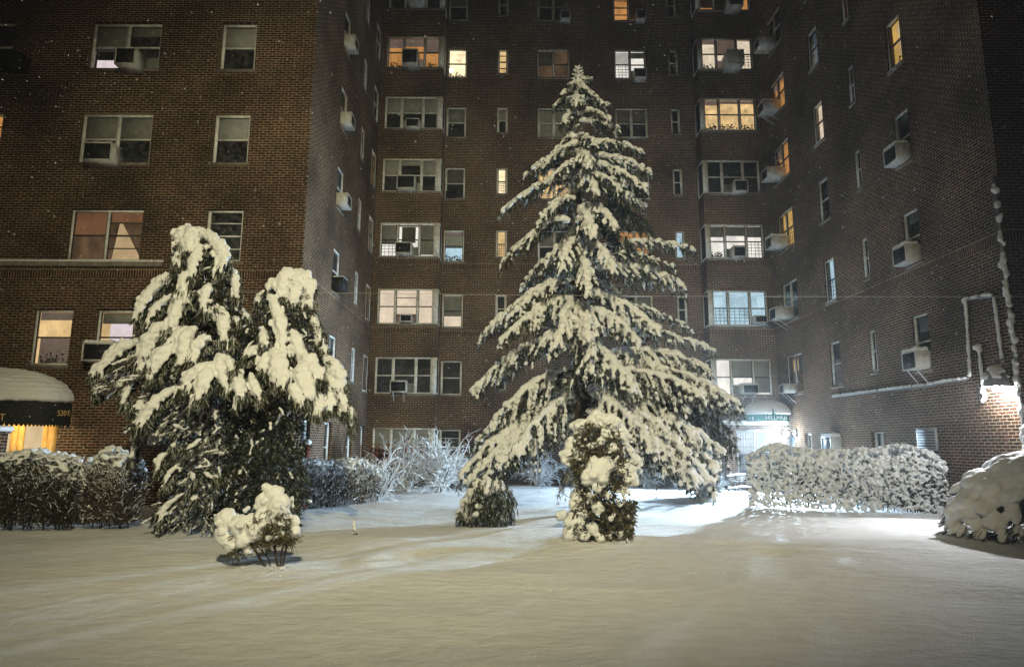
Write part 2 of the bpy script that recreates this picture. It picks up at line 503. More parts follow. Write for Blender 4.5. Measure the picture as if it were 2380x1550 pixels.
class Facade:
    def __init__(s, O, U, Nn, u0, u1, z0=-.6, z1=TOPZ):
        s.O, s.U, s.Nn = np.array(O, float), np.array(U, float), np.array(Nn, float)
        s.u0, s.u1, s.z0, s.z1 = u0, u1, z0, z1
        s.open = []
    def w(s, u, z, d=0):
        return s.O + s.U * u + s.Nn * d + np.array([0, 0, z])
    def box(s, mb, u0, u1, z0, z1, d0, d1, m=0):
        c = [s.w(u, z, d) for z in (z0, z1) for (u, d) in ((u0, d1), (u1, d1), (u1, d0), (u0, d0))]
        mb.add(c, q=[[0,3,2,1],[4,5,6,7],[0,1,5,4],[1,2,6,5],[2,3,7,6],[3,0,4,7]], m=m)
    def quad(s, mb, u0, u1, z0, z1, d, m=0):
        mb.add([s.w(u0, z0, d), s.w(u1, z0, d), s.w(u1, z1, d), s.w(u0, z1, d)], q=[[0,1,2,3]], m=m)
    def wall(s, depth=.22):
        mb = MB()
        us = sorted({s.u0, s.u1} | {round(o[i], 4) for o in s.open for i in (0, 1)})
        zs = sorted({s.z0, s.z1} | {round(o[i], 4) for o in s.open for i in (2, 3)})
        for i in range(len(us) - 1):
            for j in range(len(zs) - 1):
                cu, cz = (us[i] + us[i+1]) / 2, (zs[j] + zs[j+1]) / 2
                if any(o[0] < cu < o[1] and o[2] < cz < o[3] for o in s.open):
                    continue
                s.quad(mb, us[i], us[i+1], zs[j], zs[j+1], 0)
        for (a, b, c, d) in s.open:
            mb.add([s.w(a, c, 0), s.w(a, c, -depth), s.w(a, d, -depth), s.w(a, d, 0)], q=[[0,1,2,3]])
            mb.add([s.w(b, c, -depth), s.w(b, c, 0), s.w(b, d, 0), s.w(b, d, -depth)], q=[[0,1,2,3]])
            mb.add([s.w(a, d, 0), s.w(a, d, -depth), s.w(b, d, -depth), s.w(b, d, 0)], q=[[0,1,2,3]])
            mb.add([s.w(a, c, -depth), s.w(a, c, 0), s.w(b, c, 0), s.w(b, c, -depth)], q=[[0,1,2,3]])
        return mb

LF = Facade((0, 17.25, 0), (1, 0, 0), (0, -1, 0), -21, -5.6)
LS = Facade((-5.6, 0, 0), (0, 1, 0), (1, 0, 0), 17.25, 26.0)
LBAY = Facade((0, 26.0, 0), (1, 0, 0), (0, -1, 0), -5.6, -2.95)
BK = Facade((0, 26.77, 0), (1, 0, 0), (0, -1, 0), -2.95, 7.82)
RBAY = Facade((0, 26.0, 0), (1, 0, 0), (0, -1, 0), 7.82, 10.4)
RW = Facade((10.4, 0, 0), (0, -1, 0), (-1, 0, 0), -26.0, -13.55)
RE = Facade((0, 13.55, 0), (1, 0, 0), (0, -1, 0), 10.4, 22)
LBR = Facade((-2.95, 0, 0), (0, 1, 0), (1, 0, 0), 26.0, 26.77)          # returns of the two bays
RBR = Facade((7.82, 0, 0), (0, -1, 0), (-1, 0, 0), -26.77, -26.0)

rng = np.random.default_rng(7)

def wavy(Fc, mb, u0, u1, z0, z1, d, amp=.02, folds=9, m=0):
    n = folds * 4
    us = np.linspace(u0, u1, n + 1)
    lo, hi = [], []
    for i, u in enumerate(us):
        k = amp * math.sin(i * math.pi / 2 + .4) 
        lo.append(Fc.w(u, z0, d + k)); hi.append(Fc.w(u, z1, d + k))
    v = lo + hi
    mb.add(v, q=[[i, i+1, n+2+i, n+1+i] for i in range(n)], m=m)

def window(Fc, u0, u1, z1, h, name='window', n=1, widths=None, light=None, shade=None, shade_mat=None, bars=(), guard=(), rails=True,
           blinds=(), folds=(), curtain=None, plants=(), fill=(), dark=False, snow=False, recess=.10, label=None, bulb=None, sill=True):
    """one window of the building: frame with panes, shade, room, sill and grille as sub-parts"""
    z0 = z1 - h
    Fc.open.append((round(u0, 4), round(u1, 4), round(z0, 4), round(z1, 4)))
    fm = MB(); t = .055 if n > 1 or u1 - u0 > .6 else .07
    d0, d1 = -recess - .07, -recess
    Fc.box(fm, u0, u0 + t, z0, z1, d0, d1); Fc.box(fm, u1 - t, u1, z0, z1, d0, d1)
    Fc.box(fm, u0 + t, u1 - t, z1 - t, z1, d0, d1); Fc.box(fm, u0 + t, u1 - t, z0, z0 + t, d0, d1)
    ws = widths or [1.0 / n] * n
    edges = np.cumsum([0] + list(ws)) * (u1 - u0 - 2 * t) + u0 + t
    mid = z0 + h * .5
    sash = []
    for i in range(n):
        a, b = edges[i] + (.035 if i else 0), edges[i+1] - (.035 if i < n - 1 else 0)
        sash.append((a, b))
        if i < n - 1:
            Fc.box(fm, edges[i+1] - .035, edges[i+1] + .035, z0 + t, z1 - t, d0, d1 + .004)
    rm = MB()
    railm = FRAME_BACKLIT if light else FRAME  # sashes before a lit room: backlit shade put into their colour
    pm, sm, rmm, gm_, cm = MB(), MB(), MB(), MB(), MB()
    for i, (a, b) in enumerate(sash):
        if rails:
            Fc.box(rm, a, b, mid - .02, mid + .02, d0 + .01, d1 - .01)
        for e in ((a, a + .022), (b - .022, b)):
            Fc.box(rm, e[0], e[1], z0 + t, z1 - t, d0 + .012, d1 - .014)
        if i in bars:
            for k in (.25, .75):
                Fc.box(rm, a, b, z0 + h * k - .011, z0 + h * k + .011, d0 + .012, d1 - .012)
        Fc.quad(pm, a, b, z0 + t, z1 - t, d1 - .03)
        fr = 0 if shade is None else (shade[i] if isinstance(shade, (list, tuple)) else shade)
        if fr:
            Fc.box(sm, a, b, z1 - t - (h - 2 * t) * fr, z1 - t, -recess - .115, -recess - .105)
        if i in blinds:
            z = z1 - t - .04
            while z > z0 + t + h * .5:
                Fc.box(sm, a, b, z, z + .022, -recess - .13, -recess - .115); z -= .05
        if i in folds:
            wavy(Fc, sm, a, b, z0 + t, z1 - t, -recess - .15, .025, max(4, int((b - a) / .09)))
        if i in guard:
            for k in range(1, 5):
                zz = z0 + t + (mid - z0 - t) * k / 5
                Fc.box(gm_, a, b, zz - .007, zz + .007, d1 + .02, d1 + .034)
            for k in range(1, 4):
                uu = a + (b - a) * k / 4
                Fc.box(gm_, uu - .007, uu + .007, z0 + t, mid, d1 + .005, d1 + .018)
        if i in plants:
            for _ in range(70):
                u = rng.uniform(a + .03, b - .03); hh = rng.uniform(.04, .42) * h * .62
                p = Fc.w(u, z0 + t + hh * rng.uniform(.1, 1), -recess - .2)
                cm.blob(p, (.045, .015, .03), axis=rng.normal(size=3), sub=1)
        if i in fill:
            Fc.box(sm, a + .01, b - .01, z0 + t, z0 + t + .36, d1 - .055, d1 - .035)
    w = fm.build(name, FRAME, BLD)
    if label: w['label'] = label
    rm.build('sash', railm, w)
    pm.build('pane', PANE, w)
    if sm.n: sm.build('shade', shade_mat or (SHADE if not light else GLOWSHADE['grey']), w)
    if gm_.n: gm_.build('guard_grille', GUARD, w)
    if cm.n: cm.build('house_plant', PLANT, w)
    if curtain:
        k = MB(); m_, ua, ub, za, zb = curtain
        if isinstance(ua, tuple):
            zA, zB = z0 + h * za, z0 + h * zb
            pts = [Fc.w(u0 + (u1 - u0) * ua[0], zA, -recess - .2), Fc.w(u0 + (u1 - u0) * ub[0], zA, -recess - .2), Fc.w(u0 + (u1 - u0) * ub[1], zB, -recess - .2), Fc.w(u0 + (u1 - u0) * ua[1], zB, -recess - .2)]
            k.add(pts, q=[[0, 1, 2, 3]])
        else:
            wavy(Fc, k, u0 + (u1 - u0) * ua, u0 + (u1 - u0) * ub, z0 + h * za, z0 + h * zb, -recess - .2, .02, max(3, int((ub - ua) * (u1 - u0) / .08)))
        k.build('curtain', m_, w)
    if bulb:
        k = MB(); k.blob(Fc.w(u0 + (u1 - u0) * bulb[0], z0 + h * bulb[1], -recess - .35), (.09, .09, .09), sub=2)
        k.build('room_lamp', ROOMS['bulb'], w)
    # the room behind
    q = MB(); dd = -1.3; e = -.215
    a, b, c, d = u0 + .003, u1 - .003, z0 + .003, z1 - .003
    Fc.quad(q, a, b, c, d, dd)
    for p in ([(a, c, e), (a, c, dd), (a, d, dd), (a, d, e)], [(b, c, dd), (b, c, e), (b, d, e), (b, d, dd)],
              [(a, d, e), (a, d, dd), (b, d, dd), (b, d, e)], [(a, c, dd), (a, c, e), (b, c, e), (b, c, dd)]):
        q.add([Fc.w(*x) for x in p], q=[[0, 1, 2, 3]])
    q.build('room', ROOMS[light] if light else DARKROOM, w)
    if sill:
        sb = MB(); Fc.box(sb, u0 - .03, u1 + .03, z0 - .075, z0 - .002, -.08, .035)
        sb.build('sill', REVEAL, w)
    if snow:
        k = MB()
        nn = int((u1 - u0) / .07)
        for i in range(nn):
            f = (i + .5) / nn
            if snow == 'left' and f > .55: continue
            hgt = .035 * (1 - .5 * abs(f * 2 - 1)) + rng.uniform(0, .02)
            k.blob(Fc.w(u0 + f * (u1 - u0), z0 + .005, -.005), (.075, .075, hgt), sub=1)
        link_mesh('sill_snow', fuse(k, .025, 2), SNOW, w)
    return w
ROOMS['bulb'] = glow('room_lamp', (1.0, .90, .68), 14, 0)

def zt(k, off=0):
    return 2.13 + 2.753 * k + off

# -- recessed back wall
S1, N1, D1, D2, N2 = (-2.87, -2.02), (-.69, -.23), (1.06, 2.45), (4.40, 5.79), (6.78, 7.20)
def single(k, **kw): return window(BK, *S1, zt(k), 1.38, 'window', **kw)
def narrow(c, k, **kw): return window(BK, *c, zt(k), 1.18, 'narrow_window', **kw)
def double(c, k, **kw): return window(BK, *c, zt(k), 1.38, 'double_window', n=2, **kw)
single(0, bars=(0,)); single(1); single(2, light='pink', shade=.66, shade_mat=SHADE, bars=(), plants=()); 
single(3, light='cool', shade=.12, plants=(0,), label='window lit by a cool tube with bottles on its sill', curtain=(SHADE_PALE, .04, .96, .48, .9))
single(4, shade=.0, blinds=(0,)); single(5, shade=.5)
single(6, light='bright', plants=(0,), bulb=(.15, .42), label='glaring warm window with plants on its sill'); single(7, shade=.45, shade_mat=SHADE_PALE)
for k, kw in {1: {}, 2: {}, 3: dict(light='warm', guard=(0,)), 4: dict(light='bright', guard=(0,)), 5: dict(shade=.5, shade_mat=SHADE_PALE), 6: dict(light='warm', bars=(0,)), 7: {}}.items():
    narrow(N1, k, **kw)
for k, kw in {2: {}, 3: dict(light='cool'), 4: {}, 5: {}, 6: {}, 7: {}}.items():
    narrow(N2, k, **kw)
for k, kw in {2: dict(shade=.5), 3: dict(shade=.5), 4: dict(light='warm', shade=[0, .5], bulb=(.16, .42)), 5: dict(folds=(0, 1), shade_mat=SHADE_PALE),
              6: dict(light='dim', shade=[.5, .0], shade_mat=SHADE), 7: dict(shade=[.45, .5], shade_mat=SHADE)}.items():
    double(D1, k, **kw)
for k, kw in {2: dict(shade=.5), 3: dict(light='orange', bars=(0, 1), fill=(1,)), 4: dict(shade=.5, snow=True), 5: dict(shade=[.45, .4], snow=True),
              6: dict(light='white', blinds=(0,), guard=(0,), fill=(1,), shade=[0, .22], shade_mat=SHADE_PALE), 7: dict(light='orange', shade=[0, .9], shade_mat=SHADE, bars=(0,))}.items():
    double(D2, k, **kw)

# -- the two bays: three sashes across the whole front and a glazed return
BW = [.29, .40, .31]
def bay(Fc, Fr, k, side, **kw):
    lft = side == 'l'
    u0, u1 = (-5.36, -3.02) if lft else (7.89, 10.16)
    w = window(Fc, u0, u1, zt(k, .03), 1.43, 'bay_window', n=3, widths=BW if lft else BW[::-1], recess=.03, **kw)
    c = MB()          # pale corner post and return panel
    e = (-3.02, -2.945) if lft else (7.815, 7.89)
    if lft: Fc.box(c, u1 - .17, u1 + .075, zt(k, .03) - 1.43, zt(k, .03), -.05, .006)
    else: Fc.box(c, u0 - .075, u0 + .14, zt(k, .03) - 1.43, zt(k, .03), -.05, .006)
    z1 = zt(k, .03); z0 = z1 - 1.43
    if lft:
        Fr.box(c, 26.02, 26.75, z0, z0 + .06, .0, .008); Fr.box(c, 26.02, 26.75, z1 - .06, z1, .0, .008); Fr.box(c, 26.60, 26.75, z0 + .06, z1 - .06, 0, .008)
    else:
        Fr.box(c, -26.75, -26.02, z0, z0 + .06, .0, .008); Fr.box(c, -26.75, -26.02, z1 - .06, z1, .0, .008); Fr.box(c, -26.75, -26.60, z0 + .06, z1 - .06, 0, .008)
    c.build('corner_post', FRAME, w)
    s_ = MB()
    if lft: Fr.quad(s_, 26.1, 26.6, z0 + .06, z1 - .06, .004)
    else: Fr.quad(s_, -26.6, -26.1, z0 + .06, z1 - .06, .004)
    s_.build('side_pane', ACD, w)
    return w
bay(LBAY, LBR, 0, 'l', shade=.55, shade_mat=SHADE_PALE)
bay(LBAY, LBR, 1, 'l', fill=(1,))
bay(LBAY, LBR, 2, 'l', light='pink', bars=(1,), fill=(1,), label='bay window glowing pale pink behind bare panes')
bay(LBAY, LBR, 3, 'l', light='white', shade=[.62, .06, .95], shade_mat=SHADE, guard=(0,), fill=(1,), curtain=(LEAF, .36, .60, .45, .92))
bay(LBAY, LBR, 4, 'l', shade=[.5, .15, .5], shade_mat=SHADE_PALE, fill=(1,))
bay(LBAY, LBR, 5, 'l', shade=[.5, .45, .5], shade_mat=SHADE_PALE, fill=(1,))
bay(LBAY, LBR, 6, 'l', light='orange', shade=[.30, .25, .45], plants=(0, 2), fill=(1,), label='bay window with orange light behind shades and plants')
bay(LBAY, LBR, 7, 'l', shade=.3)
bay(RBAY, RBR, 1, 'r', light='white', shade=[.0, .5, .95], shade_mat=SHADE_PALE, fill=(1,))
bay(RBAY, RBR, 2, 'r', light='cool', guard=(0, 1), snow=True, label='bay window lit a cool white with a guard grille')
bay(RBAY, RBR, 3, 'r', light='white', shade=[.34, .30, .34], shade_mat=SHADE, guard=(2,), plants=(0,), fill=(1,), snow='left', label='bay window lit white beneath grey shades')
bay(RBAY, RBR, 4, 'r', snow='left', fill=(1,))
bay(RBAY, RBR, 5, 'r', light='warm', plants=(0, 1, 2), snow=True, shade=[.15, .1, .1], label='bay window lit amber with plants along its sill')
bay(RBAY, RBR, 6, 'r', light='pink', shade=[.12, .5, 0], plants=(0,), guard=(2,), fill=(1,), snow='left', label='bay window lit peach with a bulky cooler')
bay(RBAY, RBR, 7, 'r', light='orange', shade=[.9, .9, 0], shade_mat=SHADE, fill=(1,))

# -- left wing, front
def zl(k): return 2.26 + 2.768 * k
LD, LSg, LX = (-11.95, -9.97), (-8.27, -7.27), (-16.1, -14.12)
window(LF, *LD, zl(4), 1.43, 'double_window', n=2, shade=[.55, .2], light=None, fill=(1,), curtain=(GLOWSHADE['lavender'], .03, .47, .06, .30))
window(LF, *LD, zl(3), 1.45, 'double_window', n=2, shade=[.5, .5], shade_mat=SHADE)
window(LF, *LD, zl(2), 1.43, 'double_window', n=2, light='dim', bars=(1,), shade=[.5, .22], shade_mat=GLOWSHADE['orange'],
       curtain=(GLOWSHADE['warm'], (.53, .60), (.95, .64), .04, .78), label='double window with a tied back curtain glowing orange')
for k, kw in {4: dict(shade=.5, shade_mat=SHADE_PALE), 3: dict(shade=.5, shade_mat=SHADE_PALE), 2: dict(bars=(0,))}.items():
    window(LF, *LSg, zl(k), 1.44, 'window', **kw)
window(LF, *LX, zl(4), 1.43, 'double_window', n=2, shade=[.6, .55], shade_mat=DARKROOM, fill=(1,), curtain=(GLOWSHADE['pink'], .5, .97, .32, .44))
window(LF, *LX, zl(3), 1.45, 'double_window', n=2, light='orange', bars=(0, 1), curtain=(DARKROOM, .02, .98, .02, .3))
window(LF, *LX, zl(2), 1.43, 'double_window', n=2)
window(LF, -12.6, -11.57, zl(1), 1.48, 'window', light='warm', shade=.15, plants=(0,), curtain=(GLOWSHADE['grey'], .05, .95, .05, .5), label='lit window with a hanging ornament behind the glass')
window(LF, -10.94, -9.94, zl(1), 1.46, 'window', light='warm', shade=.22, shade_mat=SHADE, curtain=(GLOWSHADE['lavender'], .22, .97, .2, .78))
window(LF, -15.2, -14.25, zl(1), 1.46, 'window', shade=.5)
# doors under the awning
LF.open.append((-13.75, -11.62, -.3, 2.28))

# -- left wing, side
for k in range(1, 7):
    window(LS, 20.2, 21.0, zt(k), 1.38, 'window', recess=.03, shade=(.5 if k in (1, 3) else 0))
for k in range(1, 7):
    window(LS, 23.1, 23.55, zt(k), 1.18, 'narrow_window', recess=.0, **({'light': 'white', 'shade': .3} if k == 4 else {}))
    window(LS, 24.95, 25.75, zt(k), 1.38, 'window', recess=.0, **({1: dict(light='pink', shade=.5), 2: dict(light='warm'), 3: dict(light='white'), 4: dict(light='warm')}.get(k, dict(shade=.5))))
for u in (18.3, 20.6, 23.3, 25.3):
    window(LS, u - .42, u + .42, 2.2, 1.5, 'window')

# -- right wing, wall facing the court (u is minus Y)
for k, kw in {1: dict(light='dim', shade=[.0, .5], shade_mat=SHADE, curtain=(GLOWSHADE['warm'], .05, .5, .62, .9)), 2: {}, 3: dict(light='yellow', guard=(0, 1)), 4: dict(light='orange', shade=[.3, .0]), 5: dict(light='orange', shade=[.2, .1], plants=(0,)), 6: {}, 7: {}}.items():
    window(RW, -25.05, -23.72, zt(k), 1.44, 'double_window', n=2, fill=(0,), recess=.04, **kw)
for k, kw in {1: dict(shade=.45), 2: dict(light='cool', guard=(0,), snow=True), 3: {}, 4: dict(light='pink', snow=True), 5: dict(light='dusk', snow=True), 6: {}}.items():
    window(RW, -21.6, -20.92, zt(k), 1.42, 'window', recess=.04, **kw)
for k, kw in {1: dict(shade=.5), 2: {}, 3: {}, 4: {}, 5: dict(light='orange', snow=True)}.items():
    window(RW, -19.15, -18.83, zt(k), 1.22, 'narrow_window', recess=.02, **kw)
for k, kw in {1: dict(shade=.3, shade_mat=SHADE_PALE), 2: dict(shade=.18, shade_mat=SHADE_PALE), 3: dict(shade=.12, shade_mat=SHADE_PALE),
              4: dict(light='yellow', snow=True, plants=(0,), curtain=(GLOWSHADE['warm'], .3, .62, .3, .95)), 5: {}}.items():
    window(RW, -17.05, -16.38, zt(k, .02), 1.42, 'window', recess=.04, **kw)
window(RW, -23.9, -23.36, 2.0, .58, 'basement_window', light='white', rails=False)
window(RW, -19.49, -18.77, 1.98, .55, 'basement_window', n=2, shade=[.9, .9], shade_mat=SHADE_PALE, rails=False, snow=True)
RW.open.append((-25.55, -24.75, -.2, 1.95))                              # side door beside the vestibule

# walls
bw = [F.wall() for F in (LF, LS, LBAY, BK, RBAY, RW, RE, LBR, RBR)]
for F_, mb in zip((LF, LS, LBAY, BK, RBAY, RW, RE, LBR, RBR), bw):
    mb.build('brick_wall', BRICK, BLD)
rf = MB()
rf.box((-21, 17.3, TOPZ), (-5.55, 40, TOPZ + .3)); rf.box((-5.54, 26.02, TOPZ), (10.39, 40, TOPZ + .3)); rf.box((10.42, 13.5, TOPZ), (22, 40, TOPZ + .3))
rf.build('roof', REVEAL, BLD)

# snow topped ledge of the left wing
lg = MB(); LF.box(lg, -21, -9.31, 6.18, 6.31, .0, .09)
lgo = lg.build('ledge', REVEAL, BLD)
k = MB()
for u in np.arange(-15, -9.3, .09):
    k.blob(LF.w(u, 6.325, .07), (.08, .06, .035 + rng.uniform(0, .015)), sub=1)
link_mesh('ledge_snow', fuse(k, .02, 1), SNOW, lgo)
# louvred vent and small ledge
vt = MB(); RW.box(vt, -17.23, -16.44, 1.48, 2.03, .0, .05)
RW.box(vt, -17.18, -16.49, 1.53, 1.98, .0495, .0505, 1)
for z in np.arange(1.54, 1.95, .066):
    RW.box(vt, -17.16, -16.51, z, z + .035, .051, .075)
vt.build('louvre_vent', [STEEL, ACD], BLD)

# pavement level door beside the vestibule
dm = MB(); RW.box(dm, -25.5, -24.8, -.1, 1.9, -.1, -.06)
RW.box(dm, -25.36, -24.94, 1.05, 1.7, -.059, -.055, 1)
do = dm.build('door', [simple('blue_door', (.16, .24, .34), .5), STEEL], BLD)
hk = MB(); RW.box(hk, -24.92, -24.87, .9, 1.05, -.058, -.01); hk.build('handle', STEEL, do)

# the lit doors under the awning
dr = MB()
for a, b in ((-13.75, -12.72), (-12.70, -11.90)):
    for e in ((a, a + .16), (b - .16, b)): LF.box(dr, e[0], e[1], -.25, 2.2, -.16, -.10)
    for e in ((1.98, 2.2), (.9, 1.02), (-.25, .1)): LF.box(dr, a + .16, b - .16, e[0], e[1], -.16, -.10)
LF.box(dr, -11.86, -11.62, -.25, 2.28, -.2, -.02)
LF.box(dr, -13.75, -11.86, 2.2, 2.28, -.2, -.06)
dro = dr.build('door', DOORWOOD, BLD); dro['label'] = 'pair of glazed golden wooden doors'
k = MB(); LF.quad(k, -13.6, -12.0, 0, 2.0, -.14); k.build('glass_panel', glow('lit_lobby', (1.0, .74, .42), .75, .2), dro)
for ua in (-13.2, -12.42):
    k = MB(); k.tube([LF.w(ua, 1.12, -.07), LF.w(ua + .3, 1.15, -.05), LF.w(ua + .34, 1.06, -.07)], .018); k.build('handle', STEEL, dro)

# entrance vestibule in the corner with its grilled window
VF = Facade((0, 25.2, 0), (1, 0, 0), (0, -1, 0), 8.0, 10.39, -.4, 2.32)
VF.open.append((8.40, 9.72, .45, 2.14))
vb = VF.wall(.15)
VS = Facade((8.0, 0, 0), (0, -1, 0), (-1, 0, 0), -25.99, -25.2, -.4, 2.32)
for q_ in (VS.wall(),):
    vb.v += q_.v; vb.q += [f + vb.n for f in q_.q]; vb.qm += q_.qm; vb.n += q_.n
ves = vb.build('vestibule', BRICK, BLD)
k = MB(); k.box((7.88, 25.08, 2.32), (10.39, 25.99, 2.44)); k.build('cornice', FRAME, ves)
k = MB()
for x in np.arange(7.9, 10.3, .14):
    for y in (25.12, 25.32, 25.55): k.blob((x + rng.uniform(-.03, .03), y, 2.45), (.13, .14, .05 + rng.uniform(0, .03)), sub=1)
link_mesh('cornice_snow', fuse(k, .03, 2), SNOW, ves)
k = MB()
VF.box(k, 8.40, 8.47, .45, 2.14, -.05, .01); VF.box(k, 9.65, 9.72, .45, 2.14, -.05, .01); VF.box(k, 8.47, 9.65, 2.07, 2.14, -.05, .01); VF.box(k, 8.47, 9.65, .45, .53, -.05, .01)
VF.box(k, 9.03, 9.09, .53, 2.07, -.05, .01); VF.box(k, 8.47, 9.03, 1.27, 1.33, -.05, .01); VF.box(k, 9.09, 9.65, 1.27, 1.33, -.05, .01)
gw = k.build('grilled_window', WHITEIRON, BLD)
k = MB(); VF.quad(k, 8.41, 9.71, 1.30, 2.13, -.12); k.build('pane', glow('lit_vestibule', (.84, .93, 1.0), .62, .3), gw)
k = MB(); VF.quad(k, 8.41, 9.71, .46, 1.30, -.12); k.build('pane', glow('dim_vestibule', (.70, .84, 1.0), .20, .5), gw)
k = MB()
for u in np.arange(8.54, 9.65, .10): VF.box(k, u - .008, u + .008, .50, 2.10, .035, .05)
for z in (.72, .95, 1.18, 1.5, 1.8): VF.box(k, 8.44, 9.68, z - .008, z + .008, .051, .062)
k.build('guard_grille', STEEL, gw)
k = MB(); k.box((8.34, 25.02, .34), (9.78, 25.2, .445)); k.build('sill', FRAME, gw)

# ---------------------------------------------------------------- air conditioners
def snow_slab(x0, x1, y0, y1, z, t, step=.11):
    k = MB()
    nx_ = max(2, int((x1 - x0) / step)); ny_ = max(2, int((y1 - y0) / step))
    for i in range(nx_):
        for j in range(ny_):
            k.blob((x0 + (i + .5) * (x1 - x0) / nx_, y0 + (j + .5) * (y1 - y0) / ny_, z + t * .3),
                   (.55 * (x1 - x0) / nx_ + .02, .55 * (y1 - y0) / ny_ + .02, t * rng.uniform(.55, .85)), sub=1)
    return fuse(k, .022, 4)

def air_con(loc, rz, w, h, d, label, snow=0.0, struts=False, legs=False, tilt=0, dark=False, frosty=False):
    t = thing('air_conditioner', loc, label, 'air conditioner', 'air conditioners in the windows', rz)
    body = MB(); f = .035
    body.box((-w/2, -d, 0), (w/2, .08, h))
    # rim standing proud round the outdoor grille
    for a, b in (((-w/2, -d - .02, 0), (-w/2 + f, -d, h)), ((w/2 - f, -d - .02, 0), (w/2, -d, h)), ((-w/2 + f, -d - .02, h - f), (w/2 - f, -d, h)), ((-w/2 + f, -d - .02, 0), (w/2 - f, -d, f))):
        body.box(a, b)
    for sx in (-1, 1):             # side louvres
        for i in range(6):
            z = h * (.3 + .09 * i)
            x0, x1 = (w/2 - .001, w/2 + .006) if sx > 0 else (-w/2 - .006, -w/2 + .001)
            body.box((x0, -d * .8, z), (x1, -d * .35, z + .012))
    body.build('casing', ACD if dark else ACW, t, world=False)
    gr = MB(); gr.box((-w/2 + f, -d - .004, f), (w/2 - f, -d + .002, h - f))
    for i in range(1, 9):
        z = f + (h - 2 * f) * i / 9
        gr.box((-w/2 + f, -d - .012, z - .004), (w/2 - f, -d - .0045, z + .004))
    gr.build('grille', ACW if frosty else ACD, t, world=False)
    if struts or legs:
        for sx in (-.32, .32):
            b = MB()
            if struts: b.tube([(sx * w, -d * .9, 0), (sx * w, -.02, -.36)], .014)
            else: b.tube([(sx * w, -d * .95, .0), (sx * w, -d * .97, -.22)], .014)
            b.build('bracket', WHITEIRON, t, world=False)
    if snow:
        me = snow_slab(-w/2, w/2, -d - .02, 0, h, snow)
        o = link_mesh('snow_cap', me, SNOW, None); o.parent = t
    return t

def ac_front(Fc, rect, d, label, **kw):
    Y = Fc.O[1] - d
    a, b = at(rect[0], rect[1], Y=Y), at(rect[2], rect[3], Y=Y)
    return air_con(((a[0] + b[0]) / 2, Fc.O[1] - .03, b[2]), 0, b[0] - a[0], a[2] - b[2], d, label, **kw)

def ac_side(Fc, u, z, w, h, d, label, rz, **kw):
    p = Fc.w(u, z, .0)
    return air_con(tuple(p), rz, w, h, d, label, **kw)

ac_front(LF, (271, 112, 314, 151), .45, 'boxy air conditioner over a pinkish lit pane in the top left double window')
ac_front(LF, (196, 332, 259, 374), .45, 'white rimmed air conditioner in the lower left of an unlit double window', snow=.03)
ac_front(LF, (195, 797, 258, 839), .60, 'snow topped air conditioner beside the left snow laden conifer', snow=.10)
ac_front(LF, (-6, 118, 40, 150), .45, 'dark air conditioner at the upper left edge of the picture', dark=True)
side = 'air conditioner on the left wing side wall, '
for k, ex, kw in ((5, 'highest one, pale and boxy', {}), (4, 'level with the lit slit window', {}), (3, 'pale unit between two dark windows', {}),
                  (2, 'dark with a cap of snow', dict(dark=True, snow=.05)), (1, 'lowest, half hidden by the drooping conifer', dict(snow=.05))):
    ac_side(LS, 20.45, zt(k) - 1.36, .56, .40, .34, side + ex, R(90), **kw)
ac_front(LBAY, (935, 115, 970, 148), .55, 'dark faced air conditioner on legs in the orange lit left bay window', legs=True)
ac_front(LBAY, (943, 276, 974, 296), .30, 'small white framed air conditioner in the grey shaded left bay', snow=0)
ac_front(LBAY, (923, 408, 964, 438), .50, 'air conditioner on white legs under a blank panel of the left bay', legs=True, snow=.03)
ac_front(LBAY, (919, 563, 956, 589), .50, 'dark faced air conditioner below a leafy yellow curtain', legs=True)
ac_front(LBAY, (930, 731, 957, 748), .25, 'small air conditioner in the pale pink lit bay window')
ac_front(LBAY, (907, 885, 944, 911), .35, 'louvred air conditioner in the unlit lower left bay window', struts=True, snow=.03)
ac_front(LBAY, (948, -22, 986, 4), .50, 'air conditioner on legs at the top edge above the left bay', legs=True)
ac_front(BK, (1036, 445, 1060, 460), .12, 'small dark air conditioner under the blinds of a single window', dark=True)
ac_front(BK, (1302, 25, 1326, 44), .35, 'air conditioner in the double window above the spruce top', snow=.03)
ac_front(BK, (1479, 23, 1502, 44), .35, 'air conditioner right of the orange lit pane at the top edge')
ac_front(BK, (1474, 160, 1503, 181), .40, 'air conditioner in the bright double window with blinds', snow=.02)
ac_front(BK, (1488, 590, 1513, 606), .30, 'dark air conditioner below the orange panes right of the spruce', dark=True)
ac_front(RBAY, (1692, -14, 1728, 14), .60, 'air conditioner at the top edge in the right bay', legs=True)
ac_front(RBAY, (1690, 116, 1730, 150), .70, 'bulky pale faced air conditioner in the peach lit right bay', legs=True, frosty=True)
ac_front(RBAY, (1706, 419, 1739, 445), .45, 'snow rimmed air conditioner in the unlit right bay', snow=.04)
ac_front(RBAY, (1704, 573, 1734, 597), .50, 'snowy air conditioner on white legs in the white lit right bay', legs=True, snow=.06)
ac_front(RBAY, (1754, 733, 1784, 750), .35, 'air conditioner in the cool lit right bay', snow=.02)
ac_front(RBAY, (1726, 893, 1764, 914), .60, 'snow covered air conditioner over the green awning', struts=True, snow=.07)
rs = 'air conditioner on right wing, '
